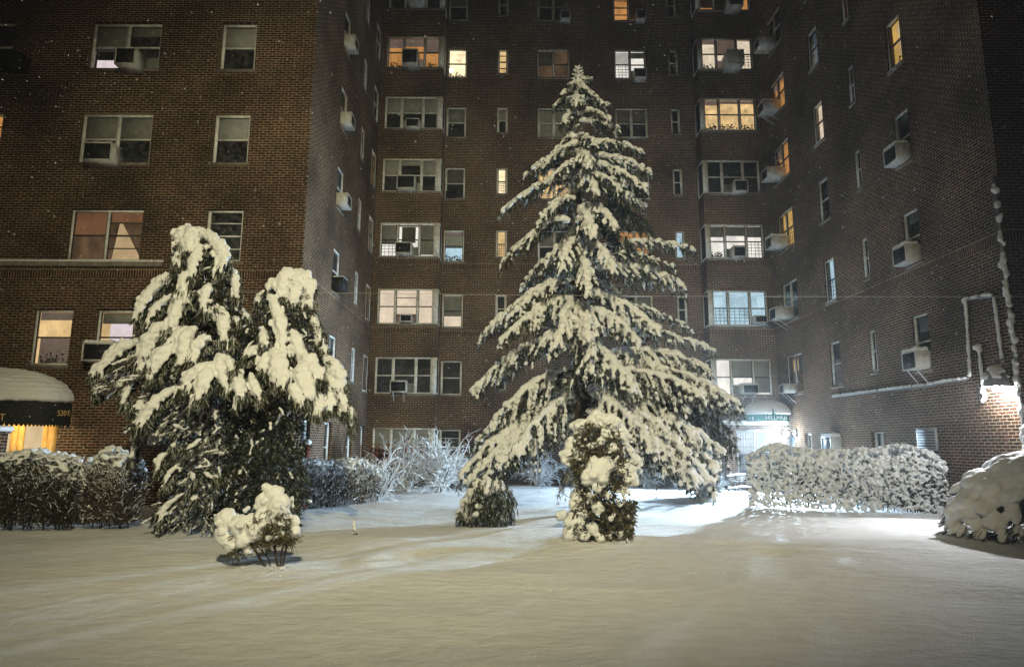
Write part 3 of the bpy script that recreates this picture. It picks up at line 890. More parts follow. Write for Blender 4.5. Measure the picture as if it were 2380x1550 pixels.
for k, ex, kw in ((6, 'highest one, in a dark window', {}), (5, 'big and snow topped beside amber panes', dict(snow=.09, struts=True)), (4, 'boxy below an orange window corner', dict(snow=.04)),
                  (3, 'rounded with snow before a yellow lit grille', dict(snow=.12)), (2, 'on struts beside a dark window near the cool lit bay', dict(snow=.05, struts=True)), (1, 'small on struts near the green awning', dict(snow=.03, struts=True))):
    big = .42 if k > 1 else .32
    ac_side(RW, -24.55, zt(k) - 1.42, .62 if k > 1 else .46, big, .62 if k > 1 else .45, rs + ex, R(-90), **kw)
for k, ex, kw in ((3, 'uppermost in the window column near the corner', dict(snow=.10)), (2, 'with a square snow slab below a dark pane', dict(snow=.10)), (1, 'snow capped on struts above the long conduit', dict(snow=.12, struts=True))):
    ac_side(RW, -16.75, zt(k) - 1.40, .60, .46, .34, rs + ex, R(-90), frosty=False, **kw)
ac_side(RW, -21.6, 1.42, .66, .44, .32, 'snow domed air conditioner set low in the brick wall behind the hedge', R(-90), snow=.16)

# ---------------------------------------------------------------- lamps, pipes, cable, awnings
t = thing('entrance_lamp', (10.38, 24.55, 2.0), 'glaring cool white lamp beside the grilled entrance window', 'lamp')
k = MB(); k.box((10.30, 24.47, 1.9), (10.39, 24.63, 2.16)); k.tube([(10.32, 24.55, 2.12), (10.1, 24.55, 2.2), (9.97, 24.55, 2.16)], .02); k.build('bracket', STEEL, t)
k = MB(); k.blob((10.04, 24.62, 2.0), (.10, .10, .10), sub=2); b_ = k.build('bulb', BULB, t)
b_.visible_shadow = True

t = thing('wall_lamp', (10.38, 13.92, 2.8), 'hooded wall lamp glaring white at the right corner of the brick wall', 'lamp')
k = MB()
an = np.linspace(0, 2 * np.pi, 21)[:-1]
prof = [(.05, .50), (.10, .46), (.17, .36), (.215, .24), (.235, .12), (.24, .08)]
vv = []; 
for r_, z_ in prof:
    for a_ in an: vv.append((10.14 + r_ * math.cos(a_), 13.92 + r_ * math.sin(a_), 2.74 + z_))
qq = [[i * 20 + j, i * 20 + (j + 1) % 20, (i + 1) * 20 + (j + 1) % 20, (i + 1) * 20 + j] for i in range(len(prof) - 1) for j in range(20)]
k.add(vv, q=qq); k.blob((10.14, 13.92, 3.24), (.055, .055, .05), sub=2)
k.build('hood', STEEL, t, smooth=True)
k = MB()
for _ in range(60):
    a_ = rng.uniform(0, 2 * np.pi); f_ = rng.uniform(0, 1)
    k.blob((10.14 + .21 * f_ * math.cos(a_), 13.92 + .21 * f_ * math.sin(a_), 3.24 - .24 * f_ * f_), (.06, .06, .05), sub=1)
link_mesh('hood_snow', fuse(k, .025, 3), SNOW, t)
k = MB(); k.blob(WAL, (.07, .07, .07), sub=2); k.build('bulb', BULBW, t)
k = MB(); k.tube([(10.14, 13.92, 3.22), (10.15, 13.92, 3.34), (10.36, 13.92, 3.40)], .02); k.build('arm', STEEL, t)

def pipe_thing(name, pts, rad, label, cat, snow_r, gap=.18, group=None, base=None):
    t = thing(name, tuple(base if base is not None else pts[0]), label, cat, group)
    pm = MB(); pm.tube(pts, rad, n=8); pm.build('pipe', STEEL, t, smooth=True)
    sm = MB()
    P_ = np.array(pts)
    for i in range(len(P_) - 1):
        L_ = np.linalg.norm(P_[i+1] - P_[i]); n_ = max(2, int(L_ / .05))
        vert = abs((P_[i+1] - P_[i])[2]) > .7 * L_
        for j in range(n_):
            if rng.uniform() < gap: continue
            p = P_[i] + (P_[i+1] - P_[i]) * (j + rng.uniform()) / n_
            rr = snow_r * rng.uniform(.55, 1.2)
            off = np.array([-.03, -.02, 0 if vert else rad + .4 * rr])
            sm.blob(p + off, (rr * .8, rr * .8, rr * (1.5 if vert else .8)), sub=1)
    if sm.n: link_mesh('clinging_snow', fuse(sm, .018, 2, .02, .06), SNOW, t)
    return t
XW = 10.37
cp = [at(*p, X=XW) for p in ((1935, 923), (2050, 908), (2160, 896), (2200, 888), (2245, 883), (2256, 872), (2252, 800), (2246, 706), (2240, 699), (2290, 690), (2309, 690), (2313, 702), (2322, 770), (2331, 838))]
pipe_thing('conduit', cp, .022, 'long bent conduit edged with snow leading to the wall lamp', 'conduit', .055, .06)
cp = [at(*p, X=XW) for p in ((2276, 806), (2281, 850), (2289, 925))]
t = pipe_thing('conduit', cp, .024, 'short upright conduit with a clump of snow on its head', 'conduit', .05, .05)
k = MB(); c = at(2273, 806, X=XW - .04)
for _ in range(16): k.blob(c + rng.normal(0, .04, 3), (.06, .06, .05), sub=1)
for _ in range(14): k.blob(at(2289, 922, X=XW - .03) + rng.normal(0, .03, 3) * [1, 1, 2.2], (.045, .05, .06), sub=1)
link_mesh('snow_clump', fuse(k, .02, 2), SNOW, t)
dp = [(10.36, 13.60, z) for z in (0.0, 2, 4, 6.0, 7.3)]
t = thing('corner_pipe', (10.36, 13.6, 0), 'snow crusted vertical pipe down the corner of the right wing', 'pipe')
k = MB(); k.tube(dp, .035, n=8); k.build('pipe', STEEL, t, smooth=True)
k = MB()
for z in np.sort(rng.uniform(.2, 7.2, 170)):
    pz = .97 if z < 4.6 else max(.25, .97 - (z - 4.6) * .28)
    if rng.uniform() < pz * .8: k.blob((10.33 + rng.normal(0, .015), 13.57 + rng.normal(0, .02), z), (.075 * rng.uniform(.3, 1.2), .07 * rng.uniform(.5, 1.1), .09 * rng.uniform(.5, 1.3)), sub=1)
link_mesh('clinging_snow', fuse(k, .02, 2, .03, .07), SNOW, t)

a, b = at(1010, 680, Y=13.2), at(2392, 687, Y=13.2)
k = MB(); pp = [(x, 13.2, a[2] + (b[2] - a[2]) * f - .05 * math.sin(math.pi * f)) for f, x in zip(np.linspace(0, 1, 24), np.linspace(-5.7, 12.5, 24))]
k.tube(pp, .0045, n=5)
o = k.build('overhead_cable', simple('cable_sheath', (.42, .40, .35), .6))
tag(o, 'thin pale cable strung level across the court in front of the spruce', 'cable')

def text_mesh(s, size, depth=.004):
    cu = bpy.data.curves.new('txt', 'FONT'); cu.body = s; cu.size = size; cu.extrude = depth; cu.align_x = 'CENTER'
    o = bpy.data.objects.new('txt', cu); COL.objects.link(o)
    dg = bpy.context.evaluated_depsgraph_get(); me = bpy.data.meshes.new_from_object(o.evaluated_get(dg))
    bpy.data.objects.remove(o); bpy.data.curves.remove(cu)
    v = np.array([q.co[:] for q in me.vertices]); f = [list(p.vertices) for p in me.polygons]
    bpy.data.meshes.remove(me)
    return v, f
def add_poly(mb, v, f):
    tt = []
    for p in f:
        for i in range(1, len(p) - 1): tt.append([p[0], p[i], p[i+1]])
    mb.add(v, t=tt)

def px_of(p):
    d = np.asarray(p, float) - np.array([0, 0, EYE]); dep = d[1] * math.cos(PITCH) + d[2] * math.sin(PITCH)
    return (CX + F_PX * d[0] / dep, CY - F_PX * (d[2] * math.cos(PITCH) - d[1] * math.sin(PITCH)) / dep)

def bowed_awning(BC, BA, BB, zb, zv, DH, ex, cloth, ink, letters, label, fringe=True, xmin=-99, snow_t=.075, nb=74):
    """bowed canvas awning with a domed top, a load of snow and lettering on its valance"""
    BC = np.array(BC, float)
    t = thing('awning', (BC[0], BC[1], zb), label, 'awning')
    bp = lambda th, r_, z: np.array([BC[0] + BA * r_ * math.copysign(abs(math.cos(th)) ** ex, math.cos(th)), BC[1] - BB * r_ * abs(math.sin(th)) ** ex, z])
    ths = np.linspace(0, math.pi, 49); prs = np.linspace(0, math.pi / 2, 8)
    rings = [[bp(a_, 1, zb) for a_ in ths], [bp(a_, 1, zv) for a_ in ths]] + [[bp(a_, math.cos(p) ** .8 * .995, zv + DH * math.sin(p)) for a_ in ths] for p in prs[1:]]
    k = MB(); k.add(sum(rings, []), q=[[i*49+j, (i+1)*49+j, (i+1)*49+j+1, i*49+j+1] for i in range(len(rings) - 1) for j in range(48)])
    if fringe:
        for i in range(48):
            a, b = bp(ths[i], 1.002, zb + .015), bp(ths[i+1], 1.002, zb + .015)
            dz = np.array([0, 0, -.06]); k.add([a, b, b * .3 + a * .7 + dz, a * .3 + b * .7 + dz], q=[[0, 1, 3, 2]])
    k.build('canopy', cloth, t)
    k = MB()
    for p in np.linspace(.05, 1.5, 11):
        for a_ in np.linspace(.02, math.pi - .02, nb):
            c = bp(a_, math.cos(p) ** .8, zv + DH * math.sin(p) + .02)
            if c[0] >= xmin: k.blob(c, (.11, .11, snow_t + .035 * rng.uniform()), sub=1)
    link_mesh('snow_load', fuse(k, .028, 4, .03, .2), SNOW, t)
    k = MB()
    for ch, x_, y_, sz in letters:
        best = min(np.linspace(.02, math.pi - .02, 900), key=lambda a_: abs(px_of(bp(a_, 1, zb))[0] - x_))
        c, c2 = bp(best, 1, 0), bp(best + .01, 1, 0); tg = unit(c - c2); n_ = np.array([tg[1], -tg[0], 0])
        z = at(x_, y_, Y=c[1])[2]; v, f = text_mesh(ch, sz)
        add_poly(k, c + n_ * .012 + np.array([0, 0, z]) + v[:, :1] * tg + v[:, 1:2] * np.array([0, 0, 1.]) + v[:, 2:3] * n_, f)
    k.build('lettering', ink, t)

Ya = 24.5
zb, zv = at(1790, 979, Y=Ya)[2], at(1790, 962, Y=Ya)[2]
bowed_awning((at(1792, 970, Y=Ya)[0] + .05, 25.19, 0), .745, .78, zb, zv, at(1795, 931, Y=24.9)[2] - zv - .05, .62, CANVAS_GREEN, LETTER,
             [(c_, x_, 975, .20) for c_, x_ in zip('HILLMAN', (1785, 1791, 1796.5, 1803, 1811, 1819, 1827))] + [('8', 1752, 976, .19)],
             'green domed awning with snow on top over the corner entrance', fringe=False, snow_t=.05, nb=30)
Yb = 16.3
zb, zv = at(90, 986, Y=Yb)[2], at(90, 930, Y=Yb)[2]
bowed_awning((-13.55, 17.24, 0), 2.25, 1.15, zb, zv, at(0, 860, Y=16.8)[2] - zv, .62, CANVAS, GOLD,
             [(c_, x_, 966, .20) for c_, x_ in zip('530E.', (134, 141, 148, 157.5, 163.5))] + [('T', 5, 976, .22)],
             'black bowed awning heaped with snow over the lit doors', xmin=-16.2)
lamp('canopy_light', 'POINT', (-12.6, 16.55, 2.12), 95, (1.0, 0.76, 0.42), 0.12)

# snow capped pier at the left edge
pa = at(10, 1055, Y=14.6)
t = thing('gate_pier', (pa[0] - .25, 14.6, 0), 'dark pier with a cap of snow before the lit doors', 'pier')
px1 = at(26, 1000, Y=14.75)[0]; ztp = at(10, 1003, Y=14.6)[2]
k = MB(); k.box((px1 - .7, 14.44, 0), (px1 - .03, 14.72, ztp - .04)); k.box((px1 - .75, 14.40, ztp - .039), (px1, 14.75, ztp + .04)); k.build('shaft', BRICK, t)
k = MB()
for x in np.arange(px1 - .72, px1 + .02, .1):
    for y in np.arange(14.43, 14.76, .1): k.blob((x, y, ztp + .06), (.1, .1, .07 + rng.uniform(0, .03)), sub=1)
link_mesh('snow_cap', fuse(k, .03, 3), SNOW, t)

# red post beside the left hedge
rp = at(709, 1085, Y=16.6)
t = thing('standpipe', (rp[0], 16.6, 0), 'red standpipe post with a small cap of snow by the left wing', 'standpipe')
k = MB(); k.tube([(rp[0], 16.6, 0), (rp[0], 16.6, 1.55)], .085, n=10); k.blob((rp[0], 16.6, 1.0), (.12, .12, .08), sub=2); k.build('post', REDPAINT, t)
k = MB(); k.blob((rp[0], 16.6, 1.6), (.13, .13, .08), sub=2); k.build('snow_cap', SNOW, t, smooth=True)

# railing beside the vestibule
t = thing('railing', (8.0, 23.6, 0), 'low snow lined metal railing before the vestibule', 'railing')
ra = [at(1692, 1108, Y=23.6), at(1722, 1104, Y=23.8), at(1757, 1108, Y=24.2)]
k = MB(); k.tube(ra, .022); k.tube([p - np.array([0, 0, .42]) for p in ra], .018); k.build('rail', GUARD, t)
for p in ra + [(ra[0] + ra[1]) / 2]:
    k = MB(); k.tube([(p[0], p[1], -.1), tuple(p)], .02); k.build('post', GUARD, t)
k = MB()
for i in range(2):
    for dz in (0, -.42):
        for f in np.linspace(0, 1, 12): k.blob(ra[i] + (ra[i+1] - ra[i]) * f + np.array([0, 0, dz + .04]), (.06, .05, .035), sub=1)
link_mesh('rail_snow', fuse(k, .02, 2), SNOW, t)

# ---------------------------------------------------------------- plants
def walk(path, step):
    P_ = np.array(path, float)
    # Catmull-Rom through the points
    if len(P_) > 2:
        Q_ = np.concatenate([2 * P_[:1] - P_[1:2], P_, 2 * P_[-1:] - P_[-2:-1]])
        out = []
        for i in range(1, len(Q_) - 2):
            a, b, c, d = Q_[i-1], Q_[i], Q_[i+1], Q_[i+2]
            for s_ in np.linspace(0, 1, 9)[:-1]:
                out.append(.5 * (2*b + (c - a)*s_ + (2*a - 5*b + 4*c - d)*s_**2 + (3*b - a - 3*c + d)*s_**3))
        P_ = np.array(out + [Q_[-2]])
    d = np.concatenate([[0], np.cumsum(np.linalg.norm(np.diff(P_, axis=0), axis=1))])
    n_ = max(3, int(d[-1] / step) + 1)
    s_ = np.linspace(0, d[-1], n_)
    return np.stack([np.interp(s_, d, P_[:, i]) for i in range(3)], 1), d[-1]

class Plant:
    """gathers wood, needles and snow lumps of one plant"""
    def __init__(s, seed):
        s.r = np.random.default_rng(seed); s.wood, s.ndl, s.snow = MB(), MB(), MB()
    def needles_on(s, P_, ax, n, L=.10, W=.016, down=.35, frost=.15, spread=1.0):
        """n needles spread over the points P_ that run along the directions ax"""
        r = s.r
        i = r.integers(0, len(P_), n); p = P_[i] + r.normal(0, .012, (n, 3))
        d = unit(ax[i]) * .7 + r.normal(0, .55 * spread, (n, 3)) + np.array([0, 0, -down])
        fr = r.uniform(size=n) < frost
        for m_, sel in ((0, ~fr), (1, fr)):
            if sel.any(): s.ndl.blades(p[sel], d[sel], L * r.uniform(.6, 1.3, sel.sum()), W * r.uniform(.7, 1.3, sel.sum()), r, m_)
    def lump(s, p, r3, axis=None, sub=1):
        s.snow.blob(p, r3, axis=axis, sub=sub)
    def bough(s, A, B, arch=.15, width=.5, snow=1.0, droop=.45, frost=.15, dens=1.0, fingers=True, t0=.15, fat=1.0):
        r = s.r; A, B = np.array(A, float), np.array(B, float)
        hl = np.linalg.norm((B - A)[:2]); L = np.linalg.norm(B - A)
        A[2] = min(A[2], B[2] + .5 * hl + .12)
        arch = max(arch, .2 * L) * 1.3
        C = A * .55 + B * .45 + np.array([0, 0, arch])
        ts = np.linspace(0, 1, max(6, int(L / .12)))[:, None]
        sp = (1-ts)**2 * A + 2*ts*(1-ts) * C + ts**2 * B
        sp = sp + np.cumsum(r.normal(0, .008, sp.shape), 0)
        s.wood.tube(sp, np.linspace(.035 * min(1.4, L / 1.6), .008, len(sp)), n=5)
        tg = unit(np.gradient(sp, axis=0))
        hs = unit(np.cross(tg, [0, 0, 1.0]))
        nb = max(5, int(L * 6.2)); up = min(1, max(0, A[2] - 3.0) / 4.0); width = width * (1.45 - .3 * up); droop = droop * (1.3 - .45 * up)
        for j in range(nb):
            t = t0 + (1 - t0) * (j + r.uniform(0, .8)) / nb
            k = min(len(sp) - 1, int(t * len(sp)))
            prof = max(.12, min(1, (t - t0 + .12) / .3)) * (1 - .75 * max(0, t - .45) / .55)
            for sg in (-1, 1):
                ln = width * prof * r.uniform(.65, 1.15)
                d = unit(tg[k] * r.uniform(.6, 1.0) + hs[k] * sg * r.uniform(.6, 1.0) + np.array([0, 0, -droop * r.uniform(.3, 1.1)]))
                m = max(3, int(ln / .06))
                f = np.linspace(0, 1, m)[:, None]
                br = sp[k] + d * ln * f + np.array([0, 0, -1]) * (ln * droop * .55) * f**2
                ax = unit(np.gradient(br, axis=0))
                s.needles_on(br, ax, int(ln * 120 * dens), .11, .017, .55, frost)
                s.needles_on(br + np.array([0, -.03, .035]), ax, int(ln * 34 * dens), .13, .022, .25, .05, 1.2)
                if snow > 0 and r.uniform() < .80:
                    for q in range(len(br)):
                        if r.uniform() > .86: continue
                        rr = fat * snow * r.uniform(.65, 1.2) * (.052 + .006 * math.sin(q / len(br) * 3.0) - .016 * q / len(br))
                        s.lump(br[q] + np.array([0, 0, .045 * snow]), (rr * 1.5, rr * 1.05, rr * .85), ax[q])
                if fingers:
                    for _ in range(max(1, int(ln * 5))):
                        q = r.integers(0, len(br)); fl = r.uniform(.10, .26)
                        fd = unit(ax[q] * .55 + np.array([0, 0, -1.0]) * r.uniform(.5, 1.2) + r.normal(0, .2, 3))
                        ff = br[q] + fd * fl * np.linspace(0, 1, 4)[:, None]
                        s.needles_on(ff, np.repeat(fd[None], 4, 0), int(13 * dens), .10, .017, .3, frost, .8)
                        if snow > 0 and r.uniform() < .34:
                            for z in range(3):
                                rr = fat * snow * (.040 - .008 * z) * r.uniform(.8, 1.2)
                                s.lump(ff[z] + np.array([0, -.012, .018]), (rr * 1.5, rr, rr * .9), fd)
        s.needles_on(sp, tg, int(L * 90 * dens), .11, .017, .3, frost)
        if snow > 0:
            for k in range(int(len(sp) * t0), len(sp)):
                for _ in range(2):
                    rr = fat * snow * r.uniform(.07, .115) * (1 - .35 * k / len(sp))
                    s.lump(sp[k] + r.normal(0, .025, 3) + np.array([0, 0, .055 * snow]), (rr * 1.4, rr * 1.1, rr * .75), tg[k])
            s.lump(sp[-1], (.07 * snow, .045 * snow, .045 * snow), tg[-1])
    def lobe(s, path, rad, fringe=1.0, snow=1.0, frost=.2, back=.16, taper=.55):
        """a fat hanging arm of snow over a drooping spray"""
        r = s.r
        sp, L = walk(path, .045)
        tg = unit(np.gradient(sp, axis=0)); n_ = len(sp)
        s.wood.tube(sp[::3] + np.array([0, .04, -.05]), np.linspace(.016, .006, len(sp[::3])), n=4)
        hs = unit(np.cross(tg, [0, 1.0, 0]))
        for k in range(n_):
            t = k / (n_ - 1)
            pr = min(1, .55 + t / .22 * .45) * (1 - taper * max(0, t - .55) / .45)
            rr = rad * pr * r.uniform(.8, 1.12) * snow
            if r.uniform() < .97:
                s.lump(sp[k] + r.normal(0, .1 * rad, 3), (rr * 1.05, rr * .95, rr * .85), tg[k])
            if r.uniform() < .55:        # small lumps at the rim
                sd = r.choice([-1, 1]); p = sp[k] + hs[k] * sd * rr * r.uniform(.7, 1.1) + np.array([0, -rr * .3, -rr * .2])
                s.lump(p, (rr * .6, rr * .32, rr * .32), unit(tg[k] + np.array([0, 0, -1.0]) + hs[k] * sd * .3))
        # needles peep out at rim, end and underneath
        for sd in (-1, 1, 0):
            bp = sp + hs * sd * rad * .8 + np.array([0, back * (.5 if sd else 1), -rad * .45])
            s.needles_on(bp, tg * .5 + hs * sd * .5 + np.array([0, 0, -.6]), int(L * 260 * fringe), .10, .016, .5, frost, .7)
        e = sp[-1]; s.needles_on(e + r.normal(0, rad * .4, (12, 3)), np.repeat((tg[-1] + np.array([0, 0, -.6]))[None], 12, 0), int(60 * fringe), .17, .018, .5, frost, .5)
        for _ in range(int(L * 9)):      # hanging fingertips
            k = r.integers(n_ // 3, n_); sd = r.choice([-1, 1])
            p = sp[k] + hs[k] * sd * rad * r.uniform(.3, .9); fl = r.uniform(.12, .26)
            fd = unit(np.array([0, -.05, -1.0]) + tg[k] * .5 + r.normal(0, .15, 3))
            ff = p + fd * fl * np.linspace(0, 1, 5)[:, None]
            s.needles_on(ff, np.repeat(fd[None], 5, 0), int(26 * fringe), .09, .016, .3, frost, .6)
            if r.uniform() < .75:
                for z in range(4): s.lump(ff[z] + np.array([0, -.02, 0]), (rad * .42, rad * .26 * (1 - .12 * z), rad * .26), fd)
    def spray(s, p, d, ln, n=16, L=.12, W=.018, frost=.2, snow=0.0):
        r = s.r
        ff = np.asarray(p) + unit(d) * ln * np.linspace(0, 1, 5)[:, None]; ff[:, 2] -= .25 * ln * np.linspace(0, 1, 5)**2
        s.needles_on(ff, np.repeat(unit(d)[None], 5, 0), n, L, W, .35, frost, .7)
        if snow:
            for z in range(1, 5): s.lump(ff[z] + np.array([0, -.01, .02]), (.055 * snow, .035 * snow, .028 * snow), d)
    def finish(s, root, leafmats, snowname='snow_cover', crown='crown', wood='trunk', voxel=.027, smooth=3, disp=.035, dsize=.10):
        if s.wood.n: s.wood.build(wood, BARK, root, smooth=True)
        if s.ndl.n: s.ndl.build(crown, leafmats, root)
        if s.snow.n: link_mesh(snowname, fuse(s.snow, voxel, smooth, disp, dsize), SNOW, root)

def inside(poly, x, y):
    c = False; n_ = len(poly)
    for i in range(n_):
        x1, y1 = poly[i]; x2, y2 = poly[i - 1]
        if (y1 > y) != (y2 > y) and x < (x2 - x1) * (y - y1) / (y2 - y1) + x1: c = not c
    return c

# ---- the tall spruce
TY, TX = 16.0, 1.66
def c1(x, y, dy=0): return at((1050 + x / 2.672) / 1.005, (120 + y / 2.672) / 1.005, Y=TY + dy)
def c2(x, y, dy=0): return at((1050 + x / 2.214) / 1.005, (600 + y / 2.214) / 1.005, Y=TY + dy)
def trunk(py, dx=0.0): 
    p = at(1345, py, Y=TY); return np.array([TX + dx, TY, p[2]])
sp = Plant(11)
top = c1(802, 100)
hts = np.linspace(0, top[2] - .1, 24)
sp.wood.tube([(TX + (top[0] - TX) * (h / top[2])**2 + .03 * math.sin(h * 1.3), TY, h - .1) for h in hts], .19 * (1 - hts / (top[2] + .3)) + .012, n=10)
# leader with its whorl of small shoots
for k in range(5):
    zz = top[2] - .06 - .11 * k
    for a_ in np.linspace(0, 2 * np.pi, 6)[:-1] + k:
        d = unit(np.array([math.cos(a_), math.sin(a_), .55])); ln = .10 + .05 * k * .6
        p = np.array([top[0], TY, zz]); ff = p + d * ln * np.linspace(0, 1, 4)[:, None]
        for z in range(4): sp.lump(ff[z], (.045, .032, .03), d)
        sp.needles_on(ff, np.repeat(d[None], 4, 0), 10, .06, .014)
    sp.lump(np.array([top[0], TY, zz]), (.035, .035, .06))
T = trunk
BO = [  # (root height as seen, root dx), tip, arch, width, snow, droop
 (T(196), c1(882, 172, -.1), .05, .16, .8, .4), (T(200), c1(760, 205, -.2), .05, .14, .8, .4), (T(205), c1(860, 240, -.3), .05, .15, .8, .5),
 (T(212), c1(905, 303, -.2), .10, .26, .9, .5), (T(222), c1(708, 268, -.1), .10, .20, .9, .4), (T(228), c1(662, 330, 0), .14, .26, .9, .5),
 (T(230), c1(800, 330, -.6), .12, .28, 1, .6), (T(232), c1(980, 345, -.1), .12, .30, .95, .5), (T(248), c1(720, 440, -.4), .14, .30, 1, .6),
 (T(270), c1(988, 425, -.2), .14, .32, 1, .5), (T(290), c1(1045, 490, 0), .16, .36, 1, .5),
 (T(310), c1(905, 590, -.8), .18, .34, .8, .7), (T(310), c1(660, 660, .1), .32, .40, 1.05, .6),
 (T(330), c1(585, 715, -.2), .34, .42, 1.05, .6), (T(345), c1(1190, 640, 0), .26, .40, 1, .55),
 (T(355), c1(870, 715, -1.2), .26, .34, 1.15, .8), (T(365), c1(475, 770, 0), .34, .44, 1, .6), (T(375), c1(640, 800, -.5), .26, .40, .9, .7),
 (T(375), c1(1250, 755, -.3), .34, .46, 1.1, .6), (T(385), c1(1215, 850, -.7), .32, .44, 1.1, .7), (T(390), c1(905, 860, -1.3), .30, .36, 1.2, .8),
 (T(410), c1(1110, 900, -.8), .30, .42, .9, .8), (T(425), c1(335, 1010, -.1), .46, .50, 1.05, .55),
 (T(430), c1(560, 1070, -.5), .44, .42, .9, .7), (T(440), c1(1228, 985, -.2), .34, .44, .95, .7),
 (T(470), c1(1030, 1100, -1.2), .46, .40, 1.15, .8), (T(470), c1(890, 1130, -1.5), .46, .34, 1.2, .9),
 (T(480), c1(1230, 1060, .2), .1, .36, .35, .3), (T(500), c1(1240, 1110, -.2), .1, .42, .15, .6), (T(500), c1(340, 1310, -.2), .52, .54, 1.05, .6),
 (T(510), c1(600, 1330, -.5), .44, .46, .9, .7), (T(520), c1(1160, 1230, -.5), .16, .46, .12, .8), (T(540), c1(1010, 1370, -1.5), .56, .42, 1.2, .8),
 (T(545), c1(715, 1350, -1.4), .52, .38, 1.2, .8), (T(560), c1(850, 1490, -1.8), .56, .40, 1.25, .9), (T(610), c1(1508, 1238, -.1), -.05, .30, .95, .6),
 (T(620), c1(1395, 1352, -.4), .12, .42, .8, .6), (T(560), c1(460, 1480, .4), .46, .46, .9, .7), (T(640), c1(1470, 1480, -.3), .34, .46, 1.15, .7),
 # lower half
 (T(610), c2(158, 398, -.2), .58, .56, 1.05, .6), (T(640), c2(300, 330, -.6), .42, .46, 1, .7), (T(680), c2(275, 440, -1.0), .46, .50, 1.1, .7),
 (T(660), c2(590, 420, -1.7), .52, .40, 1.3, .9), (T(660), c2(720, 425, -1.9), .52, .40, 1.35, .9),
 (T(690), c2(1072, 395, -.8), .40, .40, 1.2, .9), (T(690), c2(980, 440, -1.1), .40, .36, 1.1, .9), (T(720), c2(1258, 378, .2), .16, .22, .7, .6),
 (T(730), c2(108, 695, -.3), .58, .58, 1.1, .6), (T(760), c2(535, 490, -1.6), .26, .36, 1.15, .7),
 (T(770), c2(945, 670, -1.5), .48, .40, 1.2, .9), (T(765), c2(750, 500, -1.9), .34, .40, 1.2, .8),
 (T(800), c2(1354, 490, .1), .14, .20, .9, .7),
 (T(815), c2(215, 850, -.6), .52, .58, 1.15, .65), (T(830), c2(730, 600, -2.0), .26, .42, 1.1, .8),
 (T(840), c2(135, 960, .4), .46, .5, .9, .7), (T(850), c2(1474, 740, -.4), .66, .62, 1.25, .75),
 (T(850), c2(1340, 600, -.3), .3, .46, 1.15, .8), (T(870), c2(1240, 800, -.8), .46, .48, 1.1, .9), (T(870), c2(1400, 690, -.6), .46, .5, 1.15, .9),
 (T(900), c2(75, 1125, -1.0), .58, .56, 1.2, .7), (T(910), c2(330, 1010, -1.5), .5, .50, 1.15, .8),
 (T(920), c2(1275, 945, -.8), .4, .48, 1.1, .9), (T(920), c2(1085, 980, -1.7), .46, .46, 1.2, .9),
 (T(940), c2(1190, 1000, -1.2), .42, .46, 1.15, .9), (T(950), c2(1395, 1090, -.9), .62, .5, 1.3, 1.0),
 (T(955), c2(1300, 1150, -1.2), .66, .46, 1.3, 1.1), (T(960), c2(1200, 1090, -1.3), .56, .44, 1.2, 1.0), (T(920), c2(1460, 985, .4), .3, .5, .35, .9),
 (T(960), c2(985, 1090, -2.0), .46, .40, 1.2, 1.0),
 (T(890), c2(1300, 730, -1.0), .5, .42, 1.2, .9), (T(900), c2(1460, 780, -.1), .5, .5, 1.2, .9), (T(930), c2(1420, 1010, -.5), .6, .5, 1.25, 1.0), (T(960), c2(1260, 1170, -1.3), .6, .44, 1.25, 1.1), (T(950), c2(1370, 1150, -1.0), .7, .46, 1.3, 1.1), (T(930), c2(1230, 1010, -1.3), .5, .44, 1.2, 1.0),
 (T(920), c2(120, 1150, -1.2), .6, .5, 1.1, 1.0), (T(930), c2(1440, 880, .1), .3, .5, .3, .9), (T(870), c2(1430, 760, .4), .3, .5, .2, .9),
]
for A, B, ar, wd, sn, dr_ in BO:
    fr = .12 + .1 * (A[2] < 6)
    sp.bough(A, B, ar, wd, sn, dr_, fr, dens=1.0 if sn > .4 else 1.5, t0=.22)
# boughs behind and within, frosted by the drifting snow
for j in range(52):
    f = j / 52; z = .9 + (top[2] - 2.2) * f
    reach = (2.5 * (1 - f) ** .8 + .3) * sp.r.uniform(.5, .85)
    a_ = sp.r.uniform(-.15, math.pi + .15) if j % 3 else sp.r.uniform(0, 2 * math.pi)
    if j % 3 == 0: reach *= .55
    A = np.array([TX, TY, z + .3]); B = A + np.array([math.cos(a_) * reach, math.sin(a_) * reach, -.35 - .25 * reach])
    sp.bough(A, B, .2, .34 * (1 - .5 * f), .55 if j % 3 == 1 else .22, .7, .85, dens=.75, fingers=True, t0=.1)
t = thing('spruce_tree', (TX, TY, 0), 'tall pointed spruce laden with snow in the middle of the court', 'tree')
sp.finish(t, [NEEDLE, NEEDLE_FROST], voxel=.022, smooth=3, disp=.035, dsize=.08)

